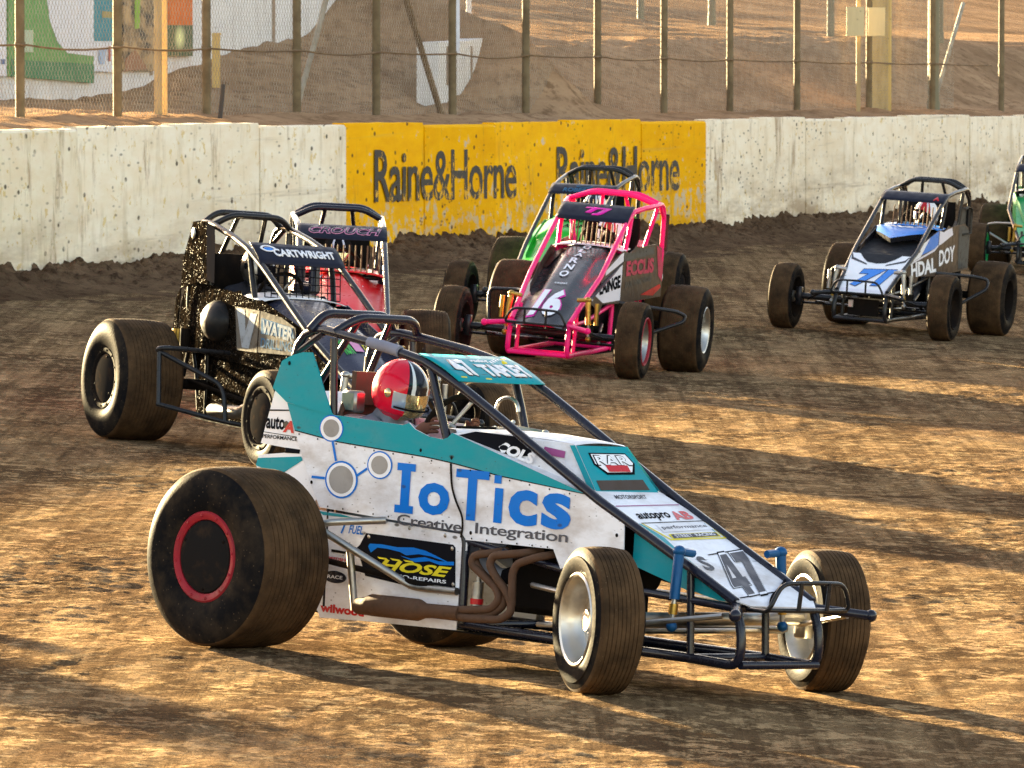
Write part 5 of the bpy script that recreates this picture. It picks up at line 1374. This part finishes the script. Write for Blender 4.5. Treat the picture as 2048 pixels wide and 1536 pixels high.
    driver(mw, .05, 'driver with white and red helmet in the blue car', 'dark_suit', ('white_ink', 'white_ink', 'ink', 'red'), bz=-.07)

# ---- simpler cars half hidden further back
def plain_car(label, mw, c, hood, dlabel, helm, fn=None, hood_fn=None, vmats=None):
    root = car_base(label, mw, c)
    for k in ('side_l', 'side_r'): c.setdefault(k, dict(cm=[c['body']], fm=[c['body']], lm=c['body']))
    generic_body(root, c)
    mb, surf = hood_loft(root, 'bonnet', c, hood, None)
    mats = [M[c['body']], M['ink'], M['white_ink']]
    if hood_fn: hood_fn(mb, surf)
    mb.build('bonnet', mats, root, 60)
    solid(visor(root, c, vmats or ['visor_black', 'white_ink'], None, c.get('vx', .60), 1.365, c.get('vx', .60) + .20, c.get('vz', 1.27), c['wf'] + .02, fn), .005)
    rock_screen(root, c, False); generic_nerfs(root, c)
    driver(mw, c['y0'], dlabel, 'dark_suit', helm, bz=-.08)
    return root

hero(); black_car(); pink_car(); blue_car()
base = dict(big_seat=1, cage='black', shock='gold', resv=True, fy=.75, ry=.74, ly=.74, drr=.82, dlr=.75, df=.635, s_rr=('cover', 'dark'), s_lr=('cover', 'dark'), s_rf=('dish', 'dark', 'dark'), s_lf=('dish', 'dark', 'dark'), cowl='hood_black', y0=.04, wr=.33, wf=.30, axle='black')
c = dict(base, body='bright_red', tail='bright_red', wr=.33, wf=.31, ly=.68, ry=.72, fy=.66, y0=.0, dz=-.045, cage='navy', cowl='bright_red')
def crouch_hood(mb, s):
    on_surf(mb, s, ([(0, 0), (1, 0), (.8, 1), (.2, .7)], [(0, 1, 2, 3)]), .30, .30, .75, .04, .006, 2)
    on_surf(mb, s, ([(0, 0), (.6, .2), (1, 1), (.2, .8)], [(0, 1, 2, 3)]), .05, .40, .30, .16, .006, 2)
def crouch_vis(mb, s):
    vis_text(mb, s, 'CROUCH', .13, .74, .94, .26, 1, .055, .3); vis_text(mb, s, 'CROUCH', .135, .72, .935, .28, 2, .01, .3, .011)
plain_car('red race car partly hidden behind the black car', pose(-1.36, 46.3, .06, -86, .5, -3.0), c, [(.62, 1.00, .33, .04, .2), (1.0, .93, .32, .08, .18), (1.5, .79, .30, .08, .15), (2.1, .57, .27, .04, .13), (2.62, .39, .22, .01, .1)],
          'driver with dark helmet under the lilac lettered visor of the red car', ('cover', 'lilac', 'visor_gold', 'ink'), crouch_vis, crouch_hood, ['visor_black', 'rose', 'navy'])
c = dict(base, body='green', tail='green', ry=.74, cowl='green', nerf_m='silver')
def g_hood(mb, s):
    on_surf(mb, s, text2d('BJ', .03), .55, .17, .75, .11, .006, 1); on_surf(mb, s, text2d('SEARLE', .03), .38, .27, .86, .19, .006, 1); on_surf(mb, s, text2d('RACING', .02), .36, .35, .86, .30, .006, 1)
plain_car('bright green race car following behind the pink one', pose(.74, 60.449, -.022, -103.3, -1.0, -2.5), c, [(.62, 1.03, .34, .06, .28), (1.0, .985, .34, .07, .27), (1.45, .87, .335, .06, .24), (1.5, .82, .33, .06, .24), (2.05, .63, .31, .04, .2), (2.62, .42, .26, .01, .1)],
          'driver with pale helmet in the green car', ('white_ink', 'white_ink', 'ink', 'navy'), lambda mb, s: (vis_text(mb, s, 'ROBERTSON', .22, .85, .88, .55, 1, .03, .1), [mb.tris([s(a, b) + Vector((.004, 0, .007)) for a, b in disc2d((.52, .34), .13, .13, .75)[0]], disc2d((.52, .34), .13, .13, .75)[1], (.5, 0, .8), 1)]), g_hood, ['visor_black', 'plate_blue'])
c = dict(base, body='green2', tail='green2', wr=.50, wf=.48, ry=.75, nerf_m='silver', s_rf=('dish', 'green2', 'green2'))
plain_car('emerald green race car cut off by the right edge of the photo', pose(7.08, 82.0, -.325, -100, 0, -2.5), c, [(.62, 1.00, .46, .04, .2), (1.0, .93, .44, .08, .18), (1.5, .79, .40, .08, .15), (2.1, .57, .33, .04, .13), (2.62, .39, .22, .01, .1)],
          'driver in the emerald green car at the right edge', ('green2', 'white_ink', 'ink', 'navy'))
c = dict(base, body='hood_navy', tail='hood_navy', ry=.74)
plain_car('dark race car outside the left edge of the view casting the long foreground shadow', pose(-7.2, 33.6, .32, -50, 0, -2.5), c, [(.62, .985, .30, .06, .25), (1.0, .93, .30, .08, .24), (1.5, .75, .29, .07, .2), (2.05, .57, .27, .04, .15), (2.62, .39, .22, .01, .1)],
          'driver of the dark car outside the left edge of the view', ('hood_navy', 'white_ink', 'ink', 'navy'))
